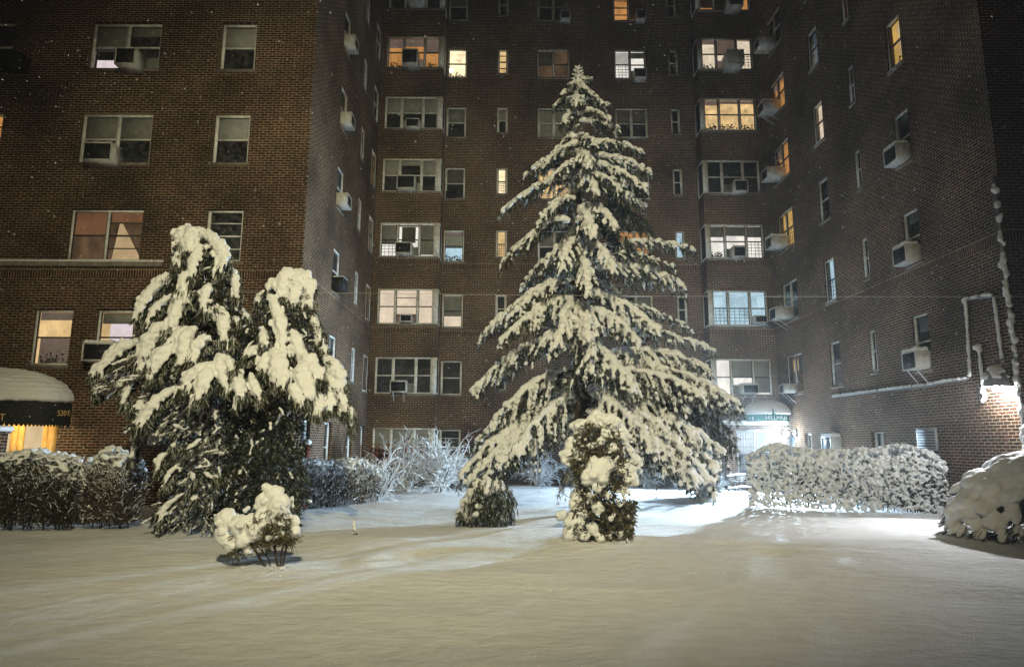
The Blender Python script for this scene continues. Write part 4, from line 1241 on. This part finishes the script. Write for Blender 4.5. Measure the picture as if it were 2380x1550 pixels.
# ---- the drooping double topped conifer
HY = 12.7
def c3(x, y, dy=0): return at((200 + x / 3.1) / 1.005, (500 + y / 3.1) / 1.005, Y=HY + dy)
def c5(x, y, dy=0): return at((300 + x / 3.23) / 1.005, (900 + y / 3.23) / 1.005, Y=HY + dy)
he = Plant(5)
he.wood.tube([at(500, 1225, Y=HY + .2), at(490, 1000, Y=HY + .2), at(460, 750, Y=HY + .15), at(440, 545, Y=HY)], [.16, .13, .08, .02], n=8)
he.wood.tube([at(540, 1225, Y=HY + .3), at(600, 1000, Y=HY + .3), at(665, 800, Y=HY + .2), at(690, 650, Y=HY)], [.14, .11, .07, .02], n=8)
LB_ = [  # path, radius in metres, dy
 ([(735, 100), (700, 150), (690, 235)], .155, 0), ([(750, 110), (765, 170), (740, 270)], .15, -.12), ([(820, 125), (930, 190), (1000, 300), (975, 420)], .135, 0),
 ([(830, 240), (790, 320), (760, 450)], .10, -.3), ([(720, 230), (690, 290), (650, 370)], .10, -.1), ([(650, 420), (520, 510), (420, 620), (390, 750)], .115, 0),
 ([(620, 590), (520, 660), (430, 790)], .085, -.25), ([(750, 420), (710, 470), (690, 570)], .11, -.4), ([(700, 560), (660, 670), (610, 850)], .13, -.5),
 ([(1040, 385), (1075, 470), (1098, 605)], .095, .1), ([(890, 510), (870, 590), (850, 710)], .10, -.6), ([(930, 680), (990, 740), (1000, 920)], .115, -.6),
 ([(980, 580), (1080, 660), (1190, 760)], .085, .35), ([(590, 790), (470, 880), (395, 1110)], .135, -.4), ([(790, 830), (720, 900), (695, 1080)], .145, -.8),
 ([(760, 835), (680, 870), (600, 930)], .12, -.7), ([(650, 950), (540, 1010), (470, 1180)], .135, -.9), ([(900, 890), (820, 930), (770, 1060)], .115, -1.0),
 ([(420, 905), (260, 960), (130, 1070), (60, 1170)], .11, -.1), ([(90, 1120), (60, 1200), (85, 1320)], .075, -.1), ([(340, 1170), (300, 1280), (265, 1370)], .07, -.3),
 ([(240, 1210), (235, 1270)], .07, -.3), ([(950, 1030), (1040, 1070), (1060, 1130)], .10, -1.0), ([(960, 1040), (985, 1140), (1000, 1240)], .10, -1.05),
 ([(930, 1090), (780, 1150), (700, 1270)], .115, -1.1), ([(900, 1100), (850, 1200), (810, 1340)], .12, -1.2), ([(1115, 1155), (1110, 1240), (1130, 1335)], .125, -1.1),
 ([(1195, 1150), (1220, 1240), (1265, 1335)], .085, -1.0), ([(700, 560), (760, 600), (790, 570)], .09, -.5), ([(860, 780), (880, 720), (960, 690)], .10, -.5),
 ([(1000, 830), (1050, 900), (1070, 960)], .06, -.5), ([(1080, 740), (1090, 800)], .07, -.3),
 # second top
 ([(1505, 420), (1440, 450), (1420, 610)], .145, -.1), ([(1530, 415), (1600, 500), (1610, 660)], .145, 0), ([(1520, 430), (1510, 540), (1490, 640)], .14, -.15), ([(1560, 560), (1560, 680)], .13, -.1),
 ([(1390, 470), (1340, 510), (1310, 560)], .09, .1), ([(1290, 560), (1250, 610), (1245, 650)], .085, .2), ([(1340, 600), (1385, 700), (1420, 850), (1440, 1010)], .125, -.4),
 ([(1610, 690), (1660, 780), (1695, 920)], .095, 0), ([(1290, 830), (1290, 900), (1310, 960)], .10, -.5), ([(1370, 1000), (1400, 1090), (1390, 1230)], .175, -.8), ([(1350, 1000), (1290, 1060), (1290, 1140)], .11, -.75),
 ([(1500, 850), (1540, 960), (1600, 1100)], .115, -.5), ([(1590, 1040), (1650, 1110), (1690, 1200)], .15, -.7), ([(1560, 1110), (1590, 1200), (1610, 1320)], .165, -.8), ([(1730, 960), (1720, 1000)], .09, -.2),
 ([(1740, 1050), (1820, 1140), (1850, 1280)], .14, -.3), ([(1500, 1230), (1520, 1290), (1545, 1360)], .12, -.9), ([(1710, 1200), (1800, 1270), (1900, 1430)], .13, -.4), ([(1900, 1420), (1920, 1480), (1925, 1550)], .05, -.4),
 ([(1670, 1300), (1690, 1370), (1670, 1440)], .13, -.8), ([(1750, 1280), (1770, 1350), (1755, 1410)], .12, -.6), ([(1230, 960), (1190, 1000), (1150, 1040)], .09, -.8), ([(1490, 1120), (1470, 1200)], .07, -.8),
 # left skirts
 ([(640, 1260), (520, 1340), (430, 1450), (380, 1540)], .10, -.9), ([(440, 1340), (370, 1390), (335, 1410)], .075, -.6), ([(370, 1400), (365, 1480), (360, 1530)], .06, -.6),
]
for pth, rad, dy in LB_:
    he.lobe([c3(x, y, dy - .12 * i) for i, (x, y) in enumerate(pth)], rad * 1.1, fringe=1.35, frost=.35)
LB5 = [([(150, 130), (70, 260), (55, 350)], .06, -.7), ([(300, 510), (240, 540), (212, 640)], .075, -1.0), ([(360, 610), (290, 690), (262, 770)], .055, -1.0), ([(480, 740), (470, 780)], .05, -1.2),
 ([(420, 810), (330, 870), (200, 980)], .055, -1.0), ([(330, 860), (250, 960), (225, 1040)], .05, -1.05), ([(500, 830), (490, 870)], .06, -1.3), ([(480, 660), (500, 720)], .06, -1.3), ([(540, 410), (440, 480)], .055, -1.1),
 ([(590, 660), (640, 700)], .045, -1.4), ([(50, 430), (20, 560)], .06, -.5), ([(620, 680), (690, 690)], .04, -1.4), ([(350, 430), (330, 470)], .06, -.9)]
for pth, rad, dy in LB5:
    he.lobe([c5(x, y, dy - .08 * i) for i, (x, y) in enumerate(pth)], rad, fringe=.9, frost=.35)
poly = [(434, 530), (500, 560), (535, 650), (560, 740), (600, 760), (615, 690), (640, 650), (690, 640), (710, 690), (735, 800), (785, 890), (800, 955), (740, 950), (705, 960), (705, 1100), (690, 1215), (560, 1238), (400, 1235), (362, 1195), (420, 1130), (372, 1075), (420, 1030), (310, 1010), (325, 940), (350, 890), (245, 915), (230, 880), (330, 815), (340, 700), (400, 640), (415, 560)]
r = he.r; cnt = 0
while cnt < 6500:
    x, y = r.uniform(215, 815), r.uniform(530, 1238)
    if not inside(poly, x, y): continue
    cnt += 1
    low = (y - 530) / 700
    half = .25 + 1.0 * low
    dy = r.uniform(-half, half) + .12
    p = at(x, y, Y=HY + dy); p[2] = max(p[2], .03)
    axx = 470 + (x > 560) * 130
    d = np.array([(x - axx) / 200 + r.normal(0, .75), -.45 + dy * .5 + r.normal(0, .6), -.35 + r.normal(0, .45)])
    left = x < 560 - 60 * low
    he.spray(p, d, r.uniform(.10, .24), 17, .075, .016, frost=(.42 if left and y > 850 else .10), snow=(r.uniform(.5, 1.1) if r.uniform() < (.55 if left and y > 780 else .13 if y < 950 else .06) else 0))
t = thing('conifer_tree', tuple(at(500, 1235, Z=0)), 'drooping double topped conifer bowed under fat lobes of snow', 'tree')
he.finish(t, [NEEDLE, NEEDLE_FROST], voxel=.019, smooth=2, disp=.045, dsize=.06)

# ---- generic leafy shrub made of clumps
def leaf_fill(pl, poly, Y, depth, n, L, W, down=.2, frost=.05, zmin=.02):
    r = pl.r; xs_ = [p[0] for p in poly]; ys_ = [p[1] for p in poly]; P_, D_ = [], []
    while len(P_) < n:
        x, y = r.uniform(min(xs_), max(xs_)), r.uniform(min(ys_), max(ys_))
        if inside(poly, x, y):
            p = at(x, y, Y=Y + r.uniform(-depth, depth)); p[2] = max(p[2], zmin); P_.append(p)
    P_ = np.array(P_); D_ = r.normal(0, 1, P_.shape) + np.array([0, -.25, -down])
    fr = r.uniform(size=n) < frost
    pl.ndl.blades(P_[~fr], D_[~fr], L * r.uniform(.6, 1.3, (~fr).sum()), W * r.uniform(.7, 1.3, (~fr).sum()), r, 0)
    if fr.any(): pl.ndl.blades(P_[fr], D_[fr], L, W, r, 1)

def px_lumps(pl, lst, Y, flat=.85, around=7, k=1.1):
    sc_ = Y / F_PX
    for x, y, rp_, dy in lst:
        c = at(x, y, Y=Y + dy); R_ = rp_ * sc_ * k
        pl.lump(c, (R_ * .8, R_ * .72, R_ * flat * .8), sub=2)
        for _ in range(around):
            d = unit(pl.r.normal(size=3)); pl.lump(c + d * R_ * .62, (R_ * .42, R_ * .4, R_ * .34), sub=1)

# evergreen shrub in front of the spruce
yw = Plant(21); YY = 11.1
for bx, by in ((1345, 1150), (1400, 1050), (1440, 1110), (1370, 1020), (1420, 1180)):
    yw.wood.tube([at(1395 + (bx - 1395) * .15, 1262, Y=YY), at((bx + 1395) / 2, (by + 1240) / 2, Y=YY), at(bx, by, Y=YY)], [.028, .02, .008], n=5)
leaf_fill(yw, [(1345, 985), (1440, 985), (1450, 1060), (1470, 1110), (1440, 1140), (1420, 1170), (1480, 1165), (1475, 1200), (1470, 1250), (1430, 1262), (1350, 1258), (1320, 1235), (1335, 1190), (1350, 1150), (1335, 1100), (1325, 1060)], YY, .38, 5200, .085, .032)
leaf_fill(yw, [(1400, 1165), (1478, 1165), (1466, 1245), (1400, 1258)], YY, .35, 1500, .085, .03)
leaf_fill(yw, [(1330, 1000), (1450, 1000), (1460, 1250), (1330, 1250)], YY - .42, .08, 420, .075, .028)
px_lumps(yw, [(1350, 992, 26, 0), (1385, 978, 26, -.1), (1418, 985, 26, -.15), (1440, 1008, 26, 0), (1408, 1008, 14, -.3), (1332, 1035, 24, .0), (1322, 1060, 24, 0), (1345, 1060, 16, -.2), (1390, 1092, 34, -.35), (1370, 1108, 24, -.35), (1412, 1082, 22, -.3), (1425, 1040, 14, -.3),
 (1455, 1092, 24, -.2), (1466, 1116, 20, -.2), (1340, 1150, 18, 0), (1342, 1176, 22, -.1), (1390, 1182, 17, -.35), (1412, 1150, 10, -.35), (1338, 1212, 27, -.2), (1328, 1238, 24, -.15), (1378, 1228, 16, -.4), (1395, 1250, 13, -.4), (1420, 1205, 8, -.4), (1355, 1195, 14, -.3), (1360, 1245, 14, -.35),
 (1306, 1198, 16, .1), (1440, 1240, 10, -.3), (1375, 1035, 11, -.3), (1395, 1025, 12, -.3), (1370, 1150, 9, -.35), (1450, 1140, 12, -.2), (1388, 1135, 12, -.38), (1405, 1120, 12, -.36)], YY)
for _ in range(150):
    x, y = yw.r.uniform(1330, 1470), yw.r.uniform(1000, 1255); yw.lump(at(x, y, Y=YY - yw.r.uniform(.1, .42)), tuple(yw.r.uniform(.02, .05, 3)))
t = thing('evergreen_shrub', tuple(at(1395, 1262, Z=0)), 'leafy upright shrub with round snow clumps right before the spruce', 'shrub')
yw.finish(t, [LEAF, NEEDLE_FROST], wood='stem', crown='foliage', voxel=.018, smooth=4, disp=.03, dsize=.06)

# low evergreen where the lowest left bough of the spruce meets the ground
lw = Plant(22); YL = 14.0
pl_ = [(1098, 1110), (1165, 1108), (1195, 1150), (1190, 1185), (1170, 1210), (1080, 1214), (1066, 1190), (1085, 1150)]
for _ in range(430):
    while True:
        x, y = lw.r.uniform(1066, 1195), lw.r.uniform(1108, 1214)
        if inside(pl_, x, y): break
    p = at(x, y, Y=YL + lw.r.uniform(-.45, .45)); p[2] = max(p[2], .03)
    lw.spray(p, (lw.r.normal(0, .35), -.3 + lw.r.normal(0, .3), -1), lw.r.uniform(.12, .3), 15, .11, .018, frost=.18, snow=.6 if lw.r.uniform() < .10 else 0)
lw.wood.tube([at(1130, 1213, Y=YL), at(1132, 1150, Y=YL), at(1130, 1115, Y=YL)], [.04, .03, .01], n=6)
px_lumps(lw, [(1115, 1128, 17, -.2), (1135, 1126, 19, -.25), (1158, 1130, 17, -.2), (1135, 1142, 12, -.35), (1098, 1150, 16, -.2), (1086, 1172, 18, -.15), (1078, 1195, 20, -.1), (1092, 1205, 13, -.25), (1112, 1175, 9, -.4), (1106, 1195, 9, -.4)], YL)
t = thing('evergreen_shrub', tuple(at(1130, 1214, Z=0)), 'low dark evergreen with a snow cap under the left boughs of the spruce', 'shrub')
lw.finish(t, [NEEDLE, NEEDLE_FROST], wood='stem', crown='foliage', voxel=.02, smooth=2, disp=.03, dsize=.06)

# small shrub in the left foreground
sh = Plant(23); YS = at(640, 1324, Z=0)[1]
for pth, ra_ in (([(648, 1326), (640, 1280), (636, 1235), (640, 1180)], .016), ([(655, 1326), (664, 1280), (672, 1250), (680, 1225)], .013), ([(625, 1326), (604, 1298), (588, 1270), (560, 1240)], .015), ([(650, 1326), (655, 1285), (660, 1240), (650, 1150)], .013), ([(630, 1322), (622, 1295), (600, 1270)], .009)):
    sh.wood.tube(walk([at(x, y, Y=YS + .04 * i) for i, (x, y) in enumerate(pth)], .05)[0], ra_, n=6)
for cx_, cy_, n_, sx, sy in ((570, 1248, 60, 30, 14), (640, 1222, 120, 30, 22), (672, 1244, 60, 14, 12), (606, 1254, 50, 22, 12), (548, 1278, 22, 8, 12), (655, 1195, 40, 22, 22), (650, 1246, 40, 22, 10)):
    for _ in range(n_):
        p = at(cx_ + sh.r.normal(0, sx * .55), cy_ + sh.r.normal(0, sy * .55), Y=YS + sh.r.normal(0, .1))
        d = np.array([sh.r.normal(0, .7), sh.r.normal(-.2, .5), -.25 + sh.r.normal(0, .4)])
        sh.spray(p, d, sh.r.uniform(.05, .10), 16, .055, .011, frost=.12)
px_lumps(sh, [(528, 1208, 28, 0), (520, 1240, 26, 0), (536, 1262, 24, -.05), (560, 1222, 30, -.1), (588, 1212, 24, -.05), (592, 1238, 22, -.15), (566, 1255, 20, -.15), (612, 1222, 18, -.12), (598, 1205, 14, 0), (551, 1288, 11, 0), (575, 1278, 12, -.1),
 (620, 1134, 14, 0), (638, 1150, 26, 0), (655, 1168, 24, 0), (612, 1166, 24, 0), (616, 1192, 22, 0), (642, 1182, 26, -.1), (664, 1196, 16, 0), (632, 1206, 16, -.1), (652, 1212, 14, -.1), (682, 1212, 18, 0), (686, 1234, 17, 0), (676, 1250, 10, -.05), (640, 1245, 9, -.15), (622, 1250, 9, -.15), (655, 1240, 9, -.14), (570, 1186, 7, 0), (577, 1180, 6, 0)], YS, 1.05, 8, 1.04)
for _ in range(70):
    p = at(sh.r.choice([565, 590, 620, 640, 655, 675]) + sh.r.normal(0, 10), sh.r.uniform(1190, 1265), Y=YS - sh.r.uniform(.12, .2))
    sh.spray(p, (sh.r.normal(0, .6), -.5, sh.r.normal(-.2, .4)), sh.r.uniform(.04, .08), 10, .05, .011, frost=.1)
for _ in range(26):
    q = at(sh.r.uniform(560, 700), sh.r.uniform(1318, 1350), Z=.03); sh.lump(q + np.array([0, 0, .03]), tuple(sh.r.uniform(.012, .04, 3) * [1, 1, .5]))
t = thing('small_shrub', tuple(at(640, 1324, Z=0)), 'small bare stemmed shrub with bulging snow clumps in the left foreground', 'shrub')
sh.finish(t, [LEAF, NEEDLE_FROST], wood='stem', crown='foliage', voxel=.013, smooth=6, disp=.025, dsize=.06)

# lone snow tipped sapling
tw = Plant(24); YT = at(822, 1248, Z=0)[1]
tw.wood.tube([at(822, 1250, Y=YT), at(823, 1225, Y=YT), at(822, 1208, Y=YT)], [.012, .010, .006], n=6)
px_lumps(tw, [(822, 1211, 4, 0), (823, 1220, 5, 0), (824, 1229, 5, 0), (822, 1238, 3, 0)], YT, 1.1, 3)
tw.needles_on(np.array([at(825, 1232, Y=YT), at(827, 1238, Y=YT)]), np.array([[.5, 0, -.5]] * 2), 14, .06, .012)
t = thing('sapling', tuple(at(822, 1248, Z=0)), 'thin knee high sapling tipped with snow on the open lawn', 'sapling')
tw.finish(t, [LEAF, NEEDLE_FROST], wood='stem', crown='foliage', voxel=.012, smooth=1, disp=0)

# ---- hedges of dense twigs
def hedge(name, label, cat, x0, x1, ya, yb, depth, ztop, seed, snow_top=.06, twigs=5200, leafs=2500, rustic=False, lumps=0, lumpr=(.04, .09), tm=None, lm=None, group=None, roundness=.25, twig_len=.26, snowface=0.0, vox=.022):
    """a clipped hedge between (x0, ya) and (x1, yb)"""
    pl = Plant(seed); r = pl.r
    A, B = np.array([x0, ya]), np.array([x1, yb]); L = np.linalg.norm(B - A); e = (B - A) / L; nrm = np.array([-e[1], e[0]])
    def top_at(f): return ztop * (1 - .05 * math.sin(f * 9 + seed) - .07 * mnoise.noise(Vector((f * L * 2.1, seed, 0)))) * (1 - roundness * (abs(2 * f - 1) ** 6))
    def pt(f, g_, z): 
        w_ = depth * (.55 + .45 * min(1, z / (ztop * .5)))
        q = A + e * L * f + nrm * g_ * w_
        return np.array([q[0], q[1], z])
    # woody stems
    for _ in range(int(L * 14)):
        f, g_ = r.uniform(.02, .98), r.uniform(-.6, .6)
        b = pt(f, g_ * .5, 0); zt_ = top_at(f) * r.uniform(.7, .98); tpt = pt(np.clip(f + r.normal(0, .12 / L), 0, 1), g_ + r.normal(0, .25), zt_)
        pl.wood.tube([b, (b + tpt) / 2 + r.normal(0, .05, 3), tpt], [.014, .010, .004], n=4)
    n_ = twigs; f = r.uniform(0, 1, n_); g_ = np.sign(r.normal(size=n_)) * r.uniform(0, 1, n_) ** .45; z = r.uniform(.04, 1, n_) ** .8
    P_ = np.array([pt(f[i], g_[i] * .95, z[i] * top_at(f[i]) * (.98 - .2 * g_[i] ** 4)) for i in range(n_)])
    D_ = r.normal(0, .55, (n_, 3)) + np.array([0, 0, .55]) + np.outer(g_, [nrm[0] * .5, nrm[1] * .5, 0])
    fr = r.uniform(size=n_) < (.12 + .62 * z ** 4 + snowface)
    pl.ndl.blades(P_[~fr], D_[~fr], twig_len * r.uniform(.5, 1.2, (~fr).sum()), .011, r, 0)
    pl.ndl.blades(P_[fr], D_[fr], twig_len * .8 * r.uniform(.5, 1.2, fr.sum()), .016, r, 1)
    if leafs:
        n_ = leafs; f = r.uniform(0, 1, n_); g_ = np.sign(r.normal(size=n_)) * r.uniform(0, 1, n_) ** .4; z = r.uniform(.08, 1, n_)
        P_ = np.array([pt(f[i], g_[i], z[i] * top_at(f[i]) * (.98 - .2 * g_[i] ** 4)) for i in range(n_)])
        pl.ndl.blades(P_, r.normal(size=(n_, 3)), .06, .032, r, 2)
    # snow lying on top, and lumps on the face
    if snow_top:
        for _ in range(int(L * depth * 2 * 120)):
            f_, q = r.uniform(0, 1), r.uniform(-1, 1); pl.lump(pt(f_, q * .95, top_at(f_) * (1 - .17 * q ** 4)) + np.array([0, 0, r.uniform(-.05, .01)]), (r.uniform(.035, .085), r.uniform(.035, .085), snow_top * r.uniform(.4, .9)))
    for _ in range(lumps):
        f_ = r.uniform(0, 1); side = -1 if r.uniform() < .8 else 1; zz = r.uniform(.0, 1) ** .85
        pl.lump(pt(f_, side * r.uniform(.8, 1.05), zz * .86 * top_at(f_)), tuple(r.uniform(*lumpr, 3)), axis=r.normal(size=3))
    m_ = (A + B) / 2
    t = thing(name, (m_[0], m_[1], 0), label, cat, group)
    pl.finish(t, [tm or TWIG, FROST, lm or LEAF_DARK], wood='stem', crown='foliage', voxel=vox, smooth=1, disp=.03, dsize=.05)
    return t

p, q = at(-30, 1240, Z=0), at(150, 1240, Z=0)
hedge('hedge', 'dark leafy hedge at the left edge with thin snow on top', 'hedge', p[0] - 1.2, q[0] - .1, p[1] + .3, q[1] + .5, .5, 1.36, 31, .04, 9000, 6500, lumps=110, lumpr=(.012, .03), twig_len=.17)
p, q = at(60, 1050, Y=14.3), at(212, 1050, Y=14.3)
hedge('hedge', 'snow blanketed hedge before the lit doors', 'hedge', p[0] - 1, q[0], 14.5, 14.5, .45, p[2] - .04, 32, .10, 3500, 1500, lumps=420, lumpr=(.05, .10))
p, q = at(172, 1235, Z=0), at(300, 1235, Z=0)
hedge('twiggy_bush', 'clipped bush of fine twigs with frosted crown left of the double topped conifer', 'bush', p[0] + .05, q[0] - .18, p[1] + .4, q[1] + .4, 0.5, 1.42, 33, .07, 12000, 500, twig_len=.16, lumps=60, lumpr=(.015, .035), roundness=.3)
p, q = at(600, 1195, Z=0), at(838, 1178, Z=0)
hedge('hedge', 'brown twiggy hedge with frosted top right of the double topped conifer', 'hedge', p[0], q[0], p[1] + .6, q[1] + .9, .6, 1.18, 34, .035, 13000, 0, twig_len=.2, lumps=160, lumpr=(.015, .035), roundness=.35, snowface=.1)
# the long snowy hedge on the right
p, q = at(1780, 1182, Z=0), at(2222, 1196, Z=0)
hedge('hedge', 'long white hedge caked with snow before the right wing', 'hedge', p[0] - .1, q[0], p[1] + .9, q[1] + .3, .55, 1.52, 35, .09, 6200, 5200, lumps=4600, lumpr=(.012, .048), roundness=.18, snowface=.3, vox=.017)
p, q = at(2168, 1188, Z=0), at(2240, 1188, Z=0)
hedge('twiggy_bush', 'ragged snow covered bush between the white hedge and the dark mound', 'bush', p[0], q[0] + .25, p[1] + .9, q[1] + .9, .4, 1.25, 36, .09, 900, 300, lumps=480, lumpr=(.03, .08), roundness=.3, snowface=.3)

# ---- bare bushes furred with snow
def bare_bush(label, base, hgt, spread, seed, n=34, frost=.8, group='bare bushes furred with snow'):
    r = np.random.default_rng(seed); fm_, wm_ = MB(), MB()
    base = np.array(base)
    def grow(p, d, ln, rad, lev):
        k = 5; pts = [p]; dd = unit(d)
        for i in range(k):
            dd = unit(dd + r.normal(0, .16, 3) + np.array([0, 0, -.03 * i])); pts.append(pts[-1] + dd * ln / k)
        (fm_ if r.uniform() < frost or lev > 0 and r.uniform() < .6 else wm_).tube(pts, np.linspace(rad, rad * .55, k + 1), n=4, cap=False)
        if lev < 2:
            for _ in range(r.integers(3, 6) if lev == 0 else r.integers(2, 5)):
                i = r.integers(1, k + 1); grow(pts[i], unit(dd + r.normal(0, .75, 3) + np.array([0, 0, .15])), ln * r.uniform(.3, .55), rad * .7, lev + 1)
    for _ in range(int(n * 1.5)):
        a_ = r.uniform(0, 2 * np.pi); s_ = r.uniform(.1, 1) * spread
        d = np.array([math.cos(a_) * s_, math.sin(a_) * s_, hgt * r.uniform(.75, 1.1)])
        grow(base + np.array([math.cos(a_), math.sin(a_), 0]) * .08 * r.uniform(0, 1.5), d, np.linalg.norm(d) * r.uniform(.6, .95), .018, 0)
    t = thing('bare_bush', tuple(base), label, 'bush', group)
    if wm_.n: wm_.build('stem', TWIG, t)
    fm_.build('snowy_twigs', FROST, t)
    return t
bare_bush('bare bush furred with snow next to the brown hedge, dark stems at its foot', at(872, 1165, Z=0), 1.25, .75, 41, 40, .75)
bare_bush('second frosted bare bush from the brown hedge, under the lowest left bay', at(942, 1142, Z=0), 1.6, .8, 42, 40, .8)
bare_bush('tallest frosted bare bush, before the single window at ground level', at(1020, 1145, Z=0), 1.75, .9, 43, 46, .82)
bare_bush('frosted bare bush beside the left boughs of the spruce', at(1075, 1135, Z=0), 1.2, .7, 44, 34, .85)
bare_bush('snowy bare bush seen under the spruce, left of its trunk', at(1250, 1130, Z=0), 1.3, .9, 45, 40, .9)
bare_bush('snowy bare bush seen under the spruce, right of its trunk', at(1500, 1130, Z=0), 1.0, .8, 46, 34, .9)
bare_bush('low snowy bare bush beside the vestibule railing', at(1640, 1158, Z=0), .75, .9, 47, 40, .92)
# rust coloured shrub under the bay
rb = Plant(48)
for _ in range(900):
    rb.ndl.blades(np.array([[rb.r.uniform(-5.3, -3.2), 25.4 + rb.r.normal(0, .15), rb.r.uniform(.5, 1.55)]]), rb.r.normal(size=(1, 3)), .10, .05, rb.r, 0)
for x in np.arange(-5.2, -3.2, .25): rb.wood.tube([(x, 25.4, 0), (x + .05, 25.4, .8), (x - .05, 25.4, 1.5)], [.012, .01, .004], n=4)
t = thing('leafy_shrub', (-4.2, 25.4, 0), 'rust leaved shrub under the lowest left bay window', 'shrub')
rb.finish(t, [LEAF_RUST, NEEDLE_FROST], wood='stem', crown='foliage')

# ---- big dark evergreen mound at the right edge
mo = Plant(51); r = mo.r
MC = np.array([10.0, 12.0, .12]); MR = np.array([2.4, 1.15, 1.46])
def on_m(a_, e_, k=1.0):
    return MC + MR * k * np.array([math.cos(a_) * math.cos(e_), math.sin(a_) * math.cos(e_), math.sin(e_)])
for _ in range(760):
    a_ = r.uniform(-math.pi, math.pi) if r.uniform() < .4 else r.uniform(-math.pi, -.1); e_ = math.asin(r.uniform(.0, 1))
    if e_ < .55 and r.uniform() < .22: continue
    p = on_m(a_, e_, r.uniform(.9, 1.0)); 
    if p[2] < .12: continue
    if abs(p[0] - 9.75) < .55 and .45 < p[2] < .95 and p[1] < MC[1] and r.uniform() < .75: continue
    nrm = unit((p - MC) / MR ** 2); dn = unit(np.array([nrm[0] * .5 - .25, nrm[1] * .5, -1 + abs(nrm[2]) * .9]))
    big = .6 + .9 * math.sin(e_)
    mo.lump(p, (.20 * big * r.uniform(.7, 1.3), .115 * big * r.uniform(.8, 1.2), .075 * big), dn, sub=2)
for _ in range(1500):
    a_ = r.uniform(-math.pi, math.pi); e_ = math.asin(r.uniform(-.05, 1)); p = on_m(a_, e_, r.uniform(.6, .96)); p[2] = max(p[2], .03)
    mo.spray(p, unit(p - MC) + np.array([0, 0, -.6]), r.uniform(.1, .25), 9, .10, .02, frost=.06)
for a_ in np.linspace(0, 6.0, 14):
    mo.wood.tube([MC + np.array([.12 * math.cos(a_), .12 * math.sin(a_), -.15]), on_m(a_, .5, .45), on_m(a_, .7, .9)], [.035, .025, .008], n=5)
t = thing('yew_mound', (MC[0], MC[1], 0), 'broad rounded evergreen mound under smooth snow at the right edge, in shadow', 'shrub')
mo.finish(t, [NEEDLE, NEEDLE_FROST], wood='stem', crown='foliage', voxel=.026, smooth=3, disp=.05, dsize=.12)

# ---------------------------------------------------------------- falling snow
fl = MB(); r = np.random.default_rng(77)
v4 = np.array([[1, 1, 1], [1, -1, -1], [-1, 1, -1], [-1, -1, 1]]) / 1.732; t4 = np.array([[0, 1, 2], [0, 3, 1], [0, 2, 3], [1, 3, 2]])
NF = 42000
for _ in range(NF):
    y = 1.6 + 24 * r.uniform() ** .6
    if y < 7 and r.uniform() < .6: continue
    p = np.array([r.uniform(-.85, .85) * y, y, max(.5, r.uniform(1.6 - .22 * y, 1.6 + .85 * y))])
    if p[2] < 1.6 - .06 * y: continue
    if p[0] > 10.2 or (p[0] < -5.5 and y > 17) : continue
    fl.add(v4 * r.uniform(.0022, .0040 + .00016 * y) * np.array([1, 1, 1.25]) + p, t=t4)
o = fl.build('falling_snow', SNOW)
tag(o, 'fine snowflakes drifting down through the court', 'snowfall', kind='stuff')

# ---------------------------------------------------------------- snow hazed air
hz = MB(); hz.box((-27, -12, -2), (27, 42, 27))
m, nt, b = mat('haze'); nt.nodes.remove(b)
pv = N(nt, 'ShaderNodeVolumePrincipled'); pv.inputs['Color'].default_value = (.9, .93, .96, 1); pv.inputs['Density'].default_value = .0013; pv.inputs['Anisotropy'].default_value = .35
nt.links.new(pv.outputs[0], nt.nodes['Material Output'].inputs['Volume'])
o = hz.build('haze', m)
tag(o, 'thin haze of drifting snow filling the court', 'haze', kind='stuff')
